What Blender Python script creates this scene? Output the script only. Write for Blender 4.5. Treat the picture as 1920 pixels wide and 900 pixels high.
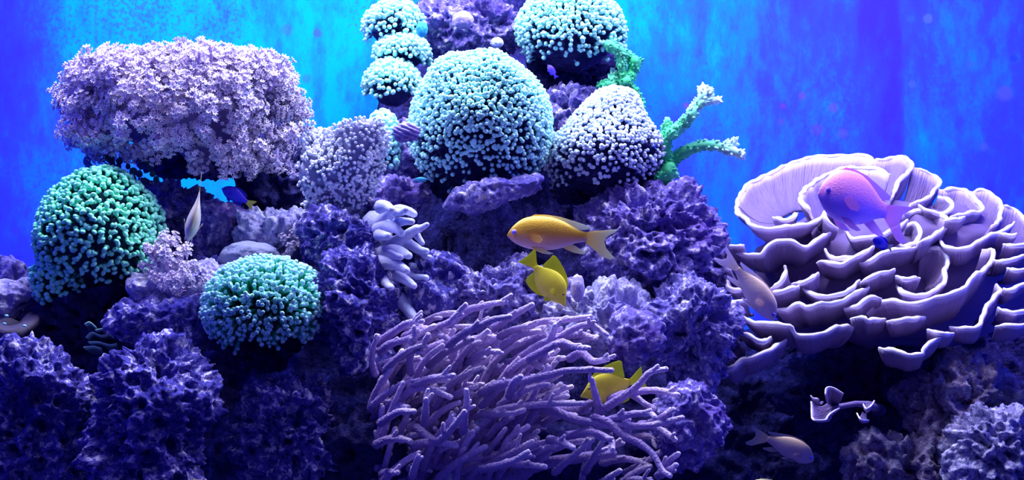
import bpy, bmesh, math, random
import numpy as np
from mathutils import Vector, Matrix, geometry

for o in list(bpy.data.objects):
    bpy.data.objects.remove(o)
scene = bpy.context.scene
COL = scene.collection
rng = random.Random(7)
nrg = np.random.default_rng(7)

# ------------------------------------------------------------------ camera, world, lamps, exposure
CAM_D = 1.5                      # metres from the camera to the plane y = 0
PXM = 1600.0                     # photo pixels per metre on that plane
cam = bpy.data.cameras.new('camera')
cam.sensor_width = 36.0
cam.lens = 36.0 * CAM_D * PXM / 1920.0
cam.clip_start = 0.02
camo = bpy.data.objects.new('camera', cam)
camo.location = (0, -CAM_D, 0)
camo.rotation_euler = (math.radians(90), 0, 0)
COL.objects.link(camo)
scene.camera = camo

world = bpy.data.worlds.new('tank_water_ambient')
scene.world = world
world.use_nodes = True
bg = world.node_tree.nodes['Background']
bg.inputs[0].default_value = (0.012, 0.010, 1.0, 1)
bg.inputs[1].default_value = 0.20

vs = scene.view_settings
vs.view_transform = 'Standard'
vs.look = 'None'
vs.gamma = 1.0
vs.use_curve_mapping = False
vs.exposure = 0.0


def area_lamp(name, loc, aim, size, power, color, spread=180):
    l = bpy.data.lights.new(name, 'AREA')
    l.shape = 'RECTANGLE'
    l.size, l.size_y = size
    l.energy = power
    l.color = color
    l.spread = math.radians(spread)
    o = bpy.data.objects.new(name, l)
    o.location = loc
    d = Vector(aim) - Vector(loc)
    o.rotation_euler = d.to_track_quat('-Z', 'Y').to_euler()
    COL.objects.link(o)
    return o


# white metal-halide style lamps hanging over the reef
area_lamp('reef_lamp', (-0.48, 0.02, 0.78), (-0.46, 0.06, -0.2), (0.42, 0.20), 12.0, (0.74, 0.74, 1.0))
area_lamp('reef_lamp.001', (0.02, 0.06, 0.80), (0.02, 0.08, -0.2), (0.36, 0.20), 11.0, (0.66, 0.76, 1.0))
area_lamp('reef_lamp.002', (0.56, 0.02, 0.80), (0.54, 0.08, -0.2), (0.42, 0.20), 12.0, (0.76, 0.70, 1.0))
# actinic blue strip along the back wall, two cyan lamps washing the upper wall
area_lamp('actinic_strip', (0.0, 0.30, 0.66), (0.0, 0.62, -0.15), (1.9, 0.08), 8.0, (0.12, 0.06, 1.0))
area_lamp('wall_lamp', (-0.42, 0.36, 0.58), (-0.36, 0.62, 0.10), (0.60, 0.08), 1.35, (0.02, 0.52, 1.0))
area_lamp('wall_lamp.001', (0.26, 0.36, 0.60), (0.26, 0.62, 0.16), (0.30, 0.08), 0.5, (0.02, 0.45, 1.0))
# added fill light, dim, unseen in front of the tank and above the viewer
area_lamp('front_fill', (0.0, -1.2, 0.95), (0.0, 0.1, -0.1), (1.6, 0.3), 2.4, (0.50, 0.48, 1.0))


# ------------------------------------------------------------------ helpers
def S(y):
    return (y + CAM_D) / CAM_D / PXM


def P(px, py, y):
    s = S(y)
    return Vector(((px - 960.0) * s, y, (450.0 - py) * s))


_perm = np.random.default_rng(11).integers(0, 2 ** 31, 4096)
_grad = np.random.default_rng(12).normal(size=(256, 3))
_grad /= np.linalg.norm(_grad, axis=1)[:, None]


def pnoise(p):
    """gradient noise of an (N,3) array, about -1..1"""
    i = np.floor(p).astype(np.int64)
    f = p - i
    u = f * f * f * (f * (f * 6 - 15) + 10)
    res = 0.0
    for dx in (0, 1):
        for dy in (0, 1):
            for dz in (0, 1):
                h = (i[:, 0] + dx) * 73856093 ^ (i[:, 1] + dy) * 19349663 ^ (i[:, 2] + dz) * 83492791
                g = _grad[_perm[h & 4095] & 255]
                d = g[:, 0] * (f[:, 0] - dx) + g[:, 1] * (f[:, 1] - dy) + g[:, 2] * (f[:, 2] - dz)
                w = (u[:, 0] if dx else 1 - u[:, 0]) * (u[:, 1] if dy else 1 - u[:, 1]) * (u[:, 2] if dz else 1 - u[:, 2])
                res = res + w * d
    return res * 1.6


def fbm(p, o=3):
    r, a = 0, 1.0
    for k in range(o):
        r = r + a * pnoise(p * 2.03 ** k + 17.3 * k)
        a *= 0.5
    return r


def make_mesh(name, verts, faces, mats=(), smooth=True, midx=None, **attrs):
    me = bpy.data.meshes.new(name)
    me.from_pydata(np.asarray(verts, dtype=float).tolist(), [], [list(map(int, f)) for f in faces])
    for m in mats:
        me.materials.append(m)
    if midx is not None:
        me.polygons.foreach_set('material_index', np.asarray(midx, dtype=np.int32))
    if smooth:
        me.polygons.foreach_set('use_smooth', np.ones(len(me.polygons), dtype=bool))
    for k, a in attrs.items():
        at = me.attributes.new(k, 'FLOAT', 'POINT')
        at.data.foreach_set('value', np.asarray(a, dtype=np.float32))
    me.update()
    return me


def tag(o, label, cat, group=None, kind=None):
    if label:
        o['label'] = label
    if cat:
        o['category'] = cat
    if group:
        o['group'] = group
    if kind:
        o['kind'] = kind
    return o


def thing(name, label, cat, loc, group=None):
    o = bpy.data.objects.new(name, None)
    o.empty_display_size = 0.02
    o.location = loc
    COL.objects.link(o)
    return tag(o, label, cat, group)


def link(name, me, parent=None, loc=None):
    o = bpy.data.objects.new(name, me)
    if loc is not None:
        o.location = loc
    if parent is not None:
        o.parent = parent
    COL.objects.link(o)
    return o


_ico = {}


def ico(level):
    if level not in _ico:
        bm = bmesh.new()
        bmesh.ops.create_icosphere(bm, subdivisions=level, radius=1.0)
        v = np.array([x.co[:] for x in bm.verts])
        f = np.array([[y.index for y in x.verts] for x in bm.faces])
        bm.free()
        _ico[level] = (v / np.linalg.norm(v, axis=1)[:, None], f)
    return _ico[level]


def catmull(pts, n, closed=False):
    p = np.array([list(q) for q in pts], dtype=float)
    if closed:
        p = np.vstack([p[-1:], p, p[:2]])
    else:
        p = np.vstack([2 * p[:1] - p[1:2], p, 2 * p[-1:] - p[-2:-1]])
    m = len(p) - 3
    # sample evenly by chord length
    seg = np.linalg.norm(p[2:m + 2] - p[1:m + 1], axis=1) + 1e-9
    cum = np.concatenate([[0], np.cumsum(seg)])
    d = np.linspace(0, cum[-1], n, endpoint=not closed)
    k = np.clip(np.searchsorted(cum, d, side='right') - 1, 0, m - 1)
    t = ((d - cum[k]) / seg[k])[:, None]
    a, b, c, e = p[k], p[k + 1], p[k + 2], p[k + 3]
    return 0.5 * ((2 * b) + (-a + c) * t + (2 * a - 5 * b + 4 * c - e) * t ** 2 + (-a + 3 * b - 3 * c + e) * t ** 3)


def tube(path, radii, seg=8, rough=0.0, freq=150.0, closed=False, cap=True):
    """verts, faces, t for a tapering tube with round ends along an (n,3) path"""
    path = np.asarray(path, dtype=float)
    radii = np.asarray(radii, dtype=float)
    n = len(path)
    tan = np.gradient(path, axis=0)
    tan /= np.linalg.norm(tan, axis=1)[:, None] + 1e-12
    if not closed and cap:   # rounded ends
        add0 = [path[0] - tan[0] * radii[0] * 0.75]
        add1 = [path[-1] + tan[-1] * radii[-1] * 0.45, path[-1] + tan[-1] * radii[-1] * 0.85]
        path = np.vstack([add0, path, add1])
        tan = np.vstack([tan[:1], tan, tan[-1:], tan[-1:]])
        radii = np.concatenate([[radii[0] * 0.45], radii, [radii[-1] * 0.85, radii[-1] * 0.35]])
        n = len(path)
    up = np.array([0.31, 0.17, 0.93])
    nor = np.zeros_like(path)
    a = np.cross(tan[0], up)
    if np.linalg.norm(a) < 1e-3:
        a = np.cross(tan[0], np.array([1.0, 0, 0]))
    nor[0] = a / np.linalg.norm(a)
    for i in range(1, n):
        a = nor[i - 1] - tan[i] * np.dot(nor[i - 1], tan[i])
        nor[i] = a / (np.linalg.norm(a) + 1e-12)
    bi = np.cross(tan, nor)
    ang = np.linspace(0, 2 * math.pi, seg, endpoint=False)
    ring = np.cos(ang)[None, :, None] * nor[:, None, :] + np.sin(ang)[None, :, None] * bi[:, None, :]
    v = path[:, None, :] + ring * radii[:, None, None]
    if rough:
        q = v.reshape(-1, 3)
        d = pnoise(q * freq).reshape(n, seg)
        v = path[:, None, :] + ring * (radii[:, None] * (1 + rough * d))[:, :, None]
    verts = v.reshape(-1, 3)
    faces = []
    for i in range(n if closed else n - 1):
        i2 = (i + 1) % n
        for j in range(seg):
            k = (j + 1) % seg
            faces.append((i * seg + j, i * seg + k, i2 * seg + k, i2 * seg + j))
    if not closed:
        faces.append(tuple(range(seg))[::-1])
        faces.append(tuple((n - 1) * seg + j for j in range(seg)))
    t = np.repeat(np.linspace(0, 1, n), seg)
    return verts, faces, t


class Acc:
    """collects verts / faces / t of pieces that belong to one part"""

    def __init__(self):
        self.v, self.f, self.t, self.n = [], [], [], 0

    def add(self, v, f, t):
        v = np.asarray(v)
        self.v.append(v)
        self.f += [tuple(int(x) + self.n for x in q) for q in f]
        self.t.append(np.asarray(t, dtype=float))
        self.n += len(v)

    def mesh(self, name, mats, smooth=True):
        return make_mesh(name, np.vstack(self.v), self.f, mats, smooth, t=np.concatenate(self.t))


def frame_z(d, roll=0.0):
    """3x3 whose Z column is the direction d"""
    z = Vector(d).normalized()
    x = Vector((0.2, 0.9, 0.1)).cross(z)
    if x.length < 1e-3:
        x = Vector((1, 0, 0)).cross(z)
    x.normalize()
    y = z.cross(x)
    m = Matrix((x, y, z)).transposed()
    return m @ Matrix.Rotation(roll, 3, 'Z')


# ------------------------------------------------------------------ materials
def ramp_node(nt, stops, interp='LINEAR'):
    r = nt.nodes.new('ShaderNodeValToRGB')
    r.color_ramp.interpolation = interp
    e = r.color_ramp.elements
    while len(e) < len(stops):
        e.new(0.5)
    for el, (p, c) in zip(e, stops):
        el.position = p
        el.color = (c[0], c[1], c[2], 1)
    return r


def organic(name, stops, rough=0.6, var=0.12, noise=60.0, bump=0.2, bscale=250.0, attr='t', alpha=1.0, spec=0.3, sss=0.0, bdist=0.002):
    m = bpy.data.materials.new(name)
    m.use_nodes = True
    nt = m.node_tree
    N, L = nt.nodes, nt.links
    bs = N['Principled BSDF']
    at = N.new('ShaderNodeAttribute')
    at.attribute_name = attr
    r = ramp_node(nt, stops)
    L.new(at.outputs['Fac'], r.inputs[0])
    tc = N.new('ShaderNodeTexCoord')
    nz = N.new('ShaderNodeTexNoise')
    nz.inputs['Scale'].default_value = noise
    nz.inputs['Detail'].default_value = 3
    L.new(tc.outputs['Object'], nz.inputs['Vector'])
    inf = N.new('ShaderNodeObjectInfo')
    ad = N.new('ShaderNodeMath')
    ad.operation = 'ADD'
    L.new(nz.outputs['Fac'], ad.inputs[0])
    L.new(inf.outputs['Random'], ad.inputs[1])
    mr = N.new('ShaderNodeMapRange')
    mr.inputs['From Min'].default_value = 0.3
    mr.inputs['From Max'].default_value = 1.7
    mr.inputs['To Min'].default_value = 1 - var
    mr.inputs['To Max'].default_value = 1 + var
    L.new(ad.outputs[0], mr.inputs['Value'])
    hs = N.new('ShaderNodeHueSaturation')
    L.new(r.outputs[0], hs.inputs['Color'])
    L.new(mr.outputs[0], hs.inputs['Value'])
    L.new(hs.outputs[0], bs.inputs['Base Color'])
    bs.inputs['Roughness'].default_value = rough
    bs.inputs['Specular IOR Level'].default_value = spec
    if alpha < 1:
        bs.inputs['Alpha'].default_value = alpha
    if sss:
        bs.inputs['Subsurface Weight'].default_value = sss
        bs.inputs['Subsurface Radius'].default_value = (0.4, 0.6, 1.0)
        bs.inputs['Subsurface Scale'].default_value = 0.004
    if bump:
        n2 = N.new('ShaderNodeTexNoise')
        n2.inputs['Scale'].default_value = bscale
        n2.inputs['Detail'].default_value = 2
        L.new(tc.outputs['Object'], n2.inputs['Vector'])
        b = N.new('ShaderNodeBump')
        b.inputs['Strength'].default_value = bump
        b.inputs['Distance'].default_value = bdist
        L.new(n2.outputs['Fac'], b.inputs['Height'])
        L.new(b.outputs[0], bs.inputs['Normal'])
    return m


def rock_material(name, dark, mid, light, patch, patch_amt=0.5, fine=90.0, pebble=False):
    m = bpy.data.materials.new(name)
    m.use_nodes = True
    nt = m.node_tree
    N, L = nt.nodes, nt.links
    bs = N['Principled BSDF']
    bs.inputs['Roughness'].default_value = 0.85
    bs.inputs['Specular IOR Level'].default_value = 0.15
    tc = N.new('ShaderNodeTexCoord')
    n1 = N.new('ShaderNodeTexNoise')
    n1.inputs['Scale'].default_value = fine
    n1.inputs['Detail'].default_value = 6
    n1.inputs['Roughness'].default_value = 0.7
    L.new(tc.outputs['Object'], n1.inputs['Vector'])
    r1 = ramp_node(nt, [(0.38, dark), (0.46, mid), (0.53, mid), (0.61, light)])
    L.new(n1.outputs['Fac'], r1.inputs[0])
    n2 = N.new('ShaderNodeTexNoise')
    n2.inputs['Scale'].default_value = 22
    n2.inputs['Detail'].default_value = 4
    L.new(tc.outputs['Object'], n2.inputs['Vector'])
    r2 = ramp_node(nt, [(0.50, (0, 0, 0)), (0.64, (patch_amt,) * 3)])
    L.new(n2.outputs['Fac'], r2.inputs[0])
    mx = N.new('ShaderNodeMixRGB')
    L.new(r2.outputs[0], mx.inputs[0])
    L.new(r1.outputs[0], mx.inputs[1])
    mx.inputs[2].default_value = (*patch, 1)
    L.new(mx.outputs[0], bs.inputs['Base Color'])
    vo = N.new('ShaderNodeTexVoronoi')
    vo.inputs['Scale'].default_value = 150 if not pebble else 110
    L.new(tc.outputs['Object'], vo.inputs['Vector'])
    n3 = N.new('ShaderNodeTexNoise')
    n3.inputs['Scale'].default_value = 170
    n3.inputs['Detail'].default_value = 5
    n3.inputs['Roughness'].default_value = 0.7
    L.new(tc.outputs['Object'], n3.inputs['Vector'])
    sm = N.new('ShaderNodeMath')
    sm.operation = 'MULTIPLY_ADD'
    sm.inputs[1].default_value = 0.45 if not pebble else -1.2
    L.new(vo.outputs['Distance'], sm.inputs[0])
    L.new(n3.outputs['Fac'], sm.inputs[2])
    b = N.new('ShaderNodeBump')
    b.inputs['Strength'].default_value = 1.0
    b.inputs['Distance'].default_value = 0.006
    L.new(sm.outputs[0], b.inputs['Height'])
    L.new(b.outputs[0], bs.inputs['Normal'])
    return m


M_ROCK = rock_material('live_rock_lilac', (0.04, 0.03, 0.22), (0.25, 0.22, 0.64), (1.0, 0.94, 1.0), (0.07, 0.05, 0.40), 0.75)
M_ROCKPALE = rock_material('live_rock_pale', (0.14, 0.12, 0.40), (0.52, 0.50, 0.86), (1.0, 0.98, 1.0), (0.22, 0.16, 0.62), 0.6)
M_ROCKPURP = rock_material('live_rock_purple', (0.04, 0.03, 0.20), (0.22, 0.17, 0.60), (0.88, 0.80, 1.0), (0.12, 0.05, 0.42), 0.7)
M_ROCKSHADE = rock_material('live_rock_shade', (0.008, 0.006, 0.06), (0.030, 0.026, 0.15), (0.07, 0.065, 0.26), (0.012, 0.010, 0.10), 0.7)  # rock copy with the shade under overhangs put into its colour
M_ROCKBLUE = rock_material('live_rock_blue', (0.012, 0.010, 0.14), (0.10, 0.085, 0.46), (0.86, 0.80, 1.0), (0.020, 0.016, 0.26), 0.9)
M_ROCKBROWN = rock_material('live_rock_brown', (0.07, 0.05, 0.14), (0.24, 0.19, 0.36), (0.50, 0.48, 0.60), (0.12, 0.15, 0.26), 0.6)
M_PEBBLE = rock_material('live_rock_pebbled', (0.05, 0.05, 0.20), (0.36, 0.34, 0.66), (0.85, 0.85, 1.0), (0.10, 0.10, 0.40), 0.7, 120, True)


# ------------------------------------------------------------------ the tank shell
def wall_material():
    m = bpy.data.materials.new('painted_backdrop')
    m.use_nodes = True
    nt = m.node_tree
    N, L = nt.nodes, nt.links
    bs = N['Principled BSDF']
    bs.inputs['Roughness'].default_value = 0.9
    bs.inputs['Specular IOR Level'].default_value = 0.1
    tc = N.new('ShaderNodeTexCoord')
    mp = N.new('ShaderNodeMapping')
    mp.inputs['Scale'].default_value = (9.0, 1.0, 2.6)
    mp.inputs['Rotation'].default_value = (0, 0.12, 0)
    L.new(tc.outputs['Object'], mp.inputs['Vector'])
    n1 = N.new('ShaderNodeTexNoise')
    n1.inputs['Scale'].default_value = 1.0
    n1.inputs['Detail'].default_value = 5
    n1.inputs['Roughness'].default_value = 0.62
    n1.inputs['Distortion'].default_value = 0.4
    L.new(mp.outputs[0], n1.inputs['Vector'])
    # hue bands (0..1 across the wall); lamp falloff at the left is painted in
    sx = N.new('ShaderNodeSeparateXYZ')
    L.new(tc.outputs['Object'], sx.inputs[0])
    mr = N.new('ShaderNodeMapRange')
    mr.inputs['From Min'].default_value = -1.0
    mr.inputs['From Max'].default_value = 1.0
    n0 = N.new('ShaderNodeTexNoise')
    n0.inputs['Scale'].default_value = 5
    n0.inputs['Detail'].default_value = 4
    L.new(tc.outputs['Object'], n0.inputs['Vector'])
    w0 = N.new('ShaderNodeMath')
    w0.operation = 'MULTIPLY_ADD'
    w0.inputs[1].default_value = 0.07
    L.new(n0.outputs['Fac'], w0.inputs[0])
    L.new(sx.outputs['X'], w0.inputs[2])
    L.new(w0.outputs[0], mr.inputs['Value'])

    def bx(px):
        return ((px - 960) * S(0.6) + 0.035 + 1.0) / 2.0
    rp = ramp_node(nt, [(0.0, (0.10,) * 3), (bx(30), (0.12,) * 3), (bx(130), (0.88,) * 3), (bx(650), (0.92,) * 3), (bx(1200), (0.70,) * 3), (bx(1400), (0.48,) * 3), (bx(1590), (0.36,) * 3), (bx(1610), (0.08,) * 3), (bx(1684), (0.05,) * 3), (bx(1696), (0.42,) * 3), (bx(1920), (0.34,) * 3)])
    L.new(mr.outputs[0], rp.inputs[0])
    ma = N.new('ShaderNodeMath')
    ma.operation = 'MULTIPLY_ADD'
    ma.inputs[1].default_value = 1.7
    ma.inputs[2].default_value = -0.85
    L.new(n1.outputs['Fac'], ma.inputs[0])
    mp2 = N.new('ShaderNodeMapping')
    mp2.inputs['Scale'].default_value = (34.0, 1.0, 17.0)
    L.new(tc.outputs['Object'], mp2.inputs['Vector'])
    n6 = N.new('ShaderNodeTexNoise')
    n6.inputs['Scale'].default_value = 1.0
    n6.inputs['Detail'].default_value = 7
    n6.inputs['Roughness'].default_value = 0.75
    L.new(mp2.outputs[0], n6.inputs['Vector'])
    mc = N.new('ShaderNodeMath')
    mc.operation = 'MULTIPLY_ADD'
    mc.inputs[1].default_value = 1.1
    mc.inputs[2].default_value = -0.55
    L.new(n6.outputs['Fac'], mc.inputs[0])
    md = N.new('ShaderNodeMath')
    md.operation = 'ADD'
    L.new(ma.outputs[0], md.inputs[0])
    L.new(mc.outputs[0], md.inputs[1])
    mb = N.new('ShaderNodeMath')
    mb.operation = 'ADD'
    L.new(md.outputs[0], mb.inputs[0])
    L.new(rp.outputs[0], mb.inputs[1])
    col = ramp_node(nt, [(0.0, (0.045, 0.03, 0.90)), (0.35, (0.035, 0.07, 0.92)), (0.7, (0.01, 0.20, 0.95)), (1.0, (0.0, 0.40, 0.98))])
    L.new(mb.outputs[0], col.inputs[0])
    # speckle of algae
    n4 = N.new('ShaderNodeTexNoise')
    n4.inputs['Scale'].default_value = 140
    n4.inputs['Detail'].default_value = 2
    L.new(tc.outputs['Object'], n4.inputs['Vector'])
    n5 = N.new('ShaderNodeTexNoise')
    n5.inputs['Scale'].default_value = 6
    L.new(tc.outputs['Object'], n5.inputs['Vector'])
    mm = N.new('ShaderNodeMath')
    mm.operation = 'MULTIPLY'
    L.new(n4.outputs['Fac'], mm.inputs[0])
    L.new(n5.outputs['Fac'], mm.inputs[1])
    rs = ramp_node(nt, [(0.30, (0, 0, 0)), (0.42, (0.55,) * 3)])
    L.new(mm.outputs[0], rs.inputs[0])
    mx = N.new('ShaderNodeMixRGB')
    L.new(rs.outputs[0], mx.inputs[0])
    L.new(col.outputs[0], mx.inputs[1])
    mx.inputs[2].default_value = (0.04, 0.05, 0.75, 1)
    last = mx.outputs[0]
    # round algae spots where they sit on the wall
    for px, py, r, c, a in [(1867, 105, 8, (0.03, 0.08, 0.35), 0.8), (1900, 110, 8, (0.02, 0.06, 0.30), 0.85), (1705, 36, 7, (0.04, 0.10, 0.45), 0.6), (1740, 35, 10, (0.10, 0.16, 0.55), 0.6),
                            (1884, 175, 16, (0.10, 0.10, 0.55), 0.65), (1504, 180, 8, (0.16, 0.05, 0.75), 0.5), (1562, 202, 10, (0.14, 0.07, 0.75), 0.5), (1532, 243, 12, (0.12, 0.06, 0.75), 0.45),
                            (1468, 199, 6, (0.20, 0.03, 0.70), 0.5), (1580, 250, 10, (0.14, 0.08, 0.8), 0.4), (1710, 158, 8, (0.08, 0.14, 0.6), 0.45), (1287, 198, 6, (0.20, 0.05, 0.65), 0.6),
                            (1464, 228, 6, (0.12, 0.06, 0.7), 0.5), (264, 14, 6, (0.05, 0.10, 0.60), 0.6), (595, 62, 9, (0.06, 0.08, 0.60), 0.7), (538, 56, 12, (0.05, 0.10, 0.65), 0.5),
                            (575, 148, 10, (0.04, 0.12, 0.60), 0.5), (1820, 120, 7, (0.06, 0.10, 0.5), 0.5), (1845, 275, 9, (0.10, 0.12, 0.6), 0.4), (30, 433, 9, (0.05, 0.05, 0.45), 0.6)]:
        c3 = P(px, py, 0.6)
        vd = N.new('ShaderNodeVectorMath')
        vd.operation = 'DISTANCE'
        L.new(tc.outputs['Object'], vd.inputs[0])
        vd.inputs[1].default_value = c3
        k = N.new('ShaderNodeMapRange')
        rr = r * S(0.6)
        k.inputs['From Min'].default_value = rr * 0.65
        k.inputs['From Max'].default_value = rr * 1.1
        k.inputs['To Min'].default_value = a
        k.inputs['To Max'].default_value = 0
        L.new(vd.outputs['Value'], k.inputs['Value'])
        q = N.new('ShaderNodeMixRGB')
        L.new(k.outputs[0], q.inputs[0])
        L.new(last, q.inputs[1])
        q.inputs[2].default_value = (*c, 1)
        last = q.outputs[0]
    L.new(last, bs.inputs['Base Color'])
    return m


def slab(name, lo, hi, mat):
    lo, hi = Vector(lo), Vector(hi)
    v = [(x, y, z) for x in (lo.x, hi.x) for y in (lo.y, hi.y) for z in (lo.z, hi.z)]
    f = [(0, 1, 3, 2), (4, 6, 7, 5), (0, 4, 5, 1), (2, 3, 7, 6), (0, 2, 6, 4), (1, 5, 7, 3)]
    me = make_mesh(name, v, f, [mat], smooth=False)
    o = link(name, me)
    o['kind'] = 'structure'
    return o


FLOOR_Z = -0.46
M_WALL = wall_material()
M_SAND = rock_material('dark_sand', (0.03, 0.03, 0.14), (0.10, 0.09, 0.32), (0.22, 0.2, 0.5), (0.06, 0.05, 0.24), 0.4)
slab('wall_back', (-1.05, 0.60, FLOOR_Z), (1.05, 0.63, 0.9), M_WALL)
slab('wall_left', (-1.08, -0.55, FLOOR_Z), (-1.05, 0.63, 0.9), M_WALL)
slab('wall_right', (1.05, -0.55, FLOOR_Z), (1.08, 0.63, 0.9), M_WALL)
slab('floor', (-1.08, -0.55, FLOOR_Z - 0.03), (1.08, 0.63, FLOOR_Z), M_SAND)


# ------------------------------------------------------------------ reef rocks
def rock(label, px, py, rx, rz, y, ry=None, mat=None, seed=0, level=6, rough=1.0, tilt=0.0, name='reef_rock', cat='rock'):
    s = S(y)
    a = np.array([rx * s, (ry if ry else 0.7 * (rx + rz) / 2) * s, rz * s])
    v, f = ico(level)
    off = np.array([seed * 3.17, seed * 1.31, seed * 2.23])
    low = fbm(v * 1.4 + off, 2)
    p = v * a
    q = p + off
    nor = v / a
    nor /= np.linalg.norm(nor, axis=1)[:, None]
    d = 0.024 * pnoise(q * 17) + 0.014 * (0.5 - np.abs(pnoise(q * 40))) * 1.6 + 0.011 * (0.4 - np.abs(pnoise(q * 88 + 3))) + 0.0055 * fbm(q * 170, 2)
    pit = np.clip(pnoise(q * 62 + 9.1) - 0.20, 0, 1)
    d = d - 0.045 * pit
    d = d * rough * min(1.0, a.min() / 0.04)
    p = p * (1 + 0.16 * low)[:, None] + nor * d[:, None]
    if tilt:
        c, sn = math.cos(math.radians(tilt)), math.sin(math.radians(tilt))
        p = np.stack([p[:, 0] * c - p[:, 2] * sn, p[:, 1], p[:, 0] * sn + p[:, 2] * c], axis=1)
    me = make_mesh(name, p, f, [mat or M_ROCK])
    o = link(name, me, loc=P(px, py, y))
    return tag(o, label, cat, 'live rocks of the reef')


R = rock
# left part of the reef
R('dark overhanging rock slab under the big feathery lilac coral', 395, 284, 135, 34, 0.26, 70, M_ROCKSHADE, 1)
R('dark rock pillar between the feathery lilac coral and the grey leather coral', 530, 350, 72, 92, 0.28, 70, M_ROCKSHADE, 2)
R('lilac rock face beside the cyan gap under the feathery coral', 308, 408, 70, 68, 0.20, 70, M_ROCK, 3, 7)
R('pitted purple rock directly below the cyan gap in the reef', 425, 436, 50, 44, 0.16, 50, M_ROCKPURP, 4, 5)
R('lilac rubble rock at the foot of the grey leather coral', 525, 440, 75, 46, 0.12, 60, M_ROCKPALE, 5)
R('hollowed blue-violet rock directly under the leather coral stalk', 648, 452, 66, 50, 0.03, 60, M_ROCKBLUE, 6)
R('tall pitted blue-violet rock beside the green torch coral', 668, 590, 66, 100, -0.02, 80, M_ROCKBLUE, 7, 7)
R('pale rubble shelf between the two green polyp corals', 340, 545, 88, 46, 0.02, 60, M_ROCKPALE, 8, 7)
R('dark rock pillar carrying the domed green polyp coral', 165, 585, 105, 112, 0.08, 90, M_ROCKSHADE, 9)
R('small pale rock with a yellow fish hiding behind it', 22, 522, 42, 34, 0.10, 45, M_ROCK, 10, 5)
R('bright pale rubble rock beside the domed green coral pillar', 38, 566, 62, 34, 0.05, 50, M_ROCKPALE, 11, 5)
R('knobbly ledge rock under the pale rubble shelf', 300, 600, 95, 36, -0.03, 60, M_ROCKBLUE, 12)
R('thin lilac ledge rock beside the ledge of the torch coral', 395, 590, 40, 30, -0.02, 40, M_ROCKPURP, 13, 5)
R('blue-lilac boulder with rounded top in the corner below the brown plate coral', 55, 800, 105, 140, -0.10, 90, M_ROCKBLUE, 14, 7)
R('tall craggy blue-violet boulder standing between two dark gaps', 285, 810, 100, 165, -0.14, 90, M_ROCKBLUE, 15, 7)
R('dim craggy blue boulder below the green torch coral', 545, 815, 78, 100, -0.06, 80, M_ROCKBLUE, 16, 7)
R('shadowed rock carrying the green torch coral', 490, 610, 80, 70, 0.03, 70, M_ROCKSHADE, 19)
R('low dark rock at the foot of the tall pitted rock', 680, 850, 70, 60, -0.06, 60, M_ROCKSHADE, 20, 5)
# middle of the reef
R('rock with round holes between the whitest polyp corals', 880, 52, 105, 56, 0.30, 70, M_ROCKPURP, 21)
R('dark rock in the hollow under the highest white polyp coral', 1075, 135, 72, 62, 0.33, 60, M_ROCKSHADE, 22)
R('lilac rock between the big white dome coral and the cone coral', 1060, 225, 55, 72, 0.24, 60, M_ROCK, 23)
R('shadowed rock carrying the big white dome coral', 900, 300, 115, 66, 0.17, 70, M_ROCKSHADE, 25)
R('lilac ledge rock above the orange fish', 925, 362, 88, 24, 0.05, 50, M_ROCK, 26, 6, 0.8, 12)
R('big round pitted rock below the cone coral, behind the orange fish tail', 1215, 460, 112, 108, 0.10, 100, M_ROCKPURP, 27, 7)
R('dark rock carrying the cone coral', 1140, 330, 95, 55, 0.18, 70, M_ROCKSHADE, 29)
R('lilac rubble rock behind the yellow tang over the branching coral', 925, 562, 140, 62, 0.04, 80, M_ROCK, 30, 7)
R('pale rubble slope rock beside the yellow tang', 1120, 600, 125, 52, 0.02, 70, M_ROCKPALE, 31, 7)
R('small round purple knob rock above the half-hidden yellow tang', 1188, 636, 48, 46, -0.04, 50, M_ROCKPURP, 32, 5, 0.6)
R('pebbly lilac rock between the round pitted rock and the plate coral', 1292, 625, 80, 85, 0.02, 70, M_ROCK, 33, 7)
R('round purple boulder beside the tips of the branching coral', 1290, 795, 68, 72, -0.08, 60, M_ROCKPURP, 34, 7, 0.6)
R('lilac rock behind the finger leather coral', 745, 375, 46, 42, 0.12, 50, M_ROCKPURP, 35, 5)
R('small blue-lilac rubble rock beside the finger leather coral', 815, 535, 42, 55, 0.02, 45, M_ROCKBLUE, 36, 5)
R('purple rock base behind the white polyp corals by the striped clam', 765, 285, 45, 45, 0.20, 50, M_ROCKPURP, 39, 5)
R('dark rock filling the reef under the grey leather coral', 715, 480, 55, 90, 0.16, 60, M_ROCKSHADE, 40, 5)
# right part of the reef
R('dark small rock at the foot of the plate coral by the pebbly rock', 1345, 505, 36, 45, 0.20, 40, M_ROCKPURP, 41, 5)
R('large dark rock pedestal under the plate coral', 1665, 745, 190, 95, 0.29, 110, M_ROCKSHADE, 42)
R('bright pebble-grained rock below the plate coral edge', 1880, 850, 85, 74, 0.00, 70, M_PEBBLE, 44)
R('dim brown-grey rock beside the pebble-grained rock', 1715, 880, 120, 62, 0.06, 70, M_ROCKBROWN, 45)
R('dim mottled rock under the plate coral, above the pebble-grained rock', 1810, 765, 105, 75, 0.09, 70, M_ROCKBROWN, 46)


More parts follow.
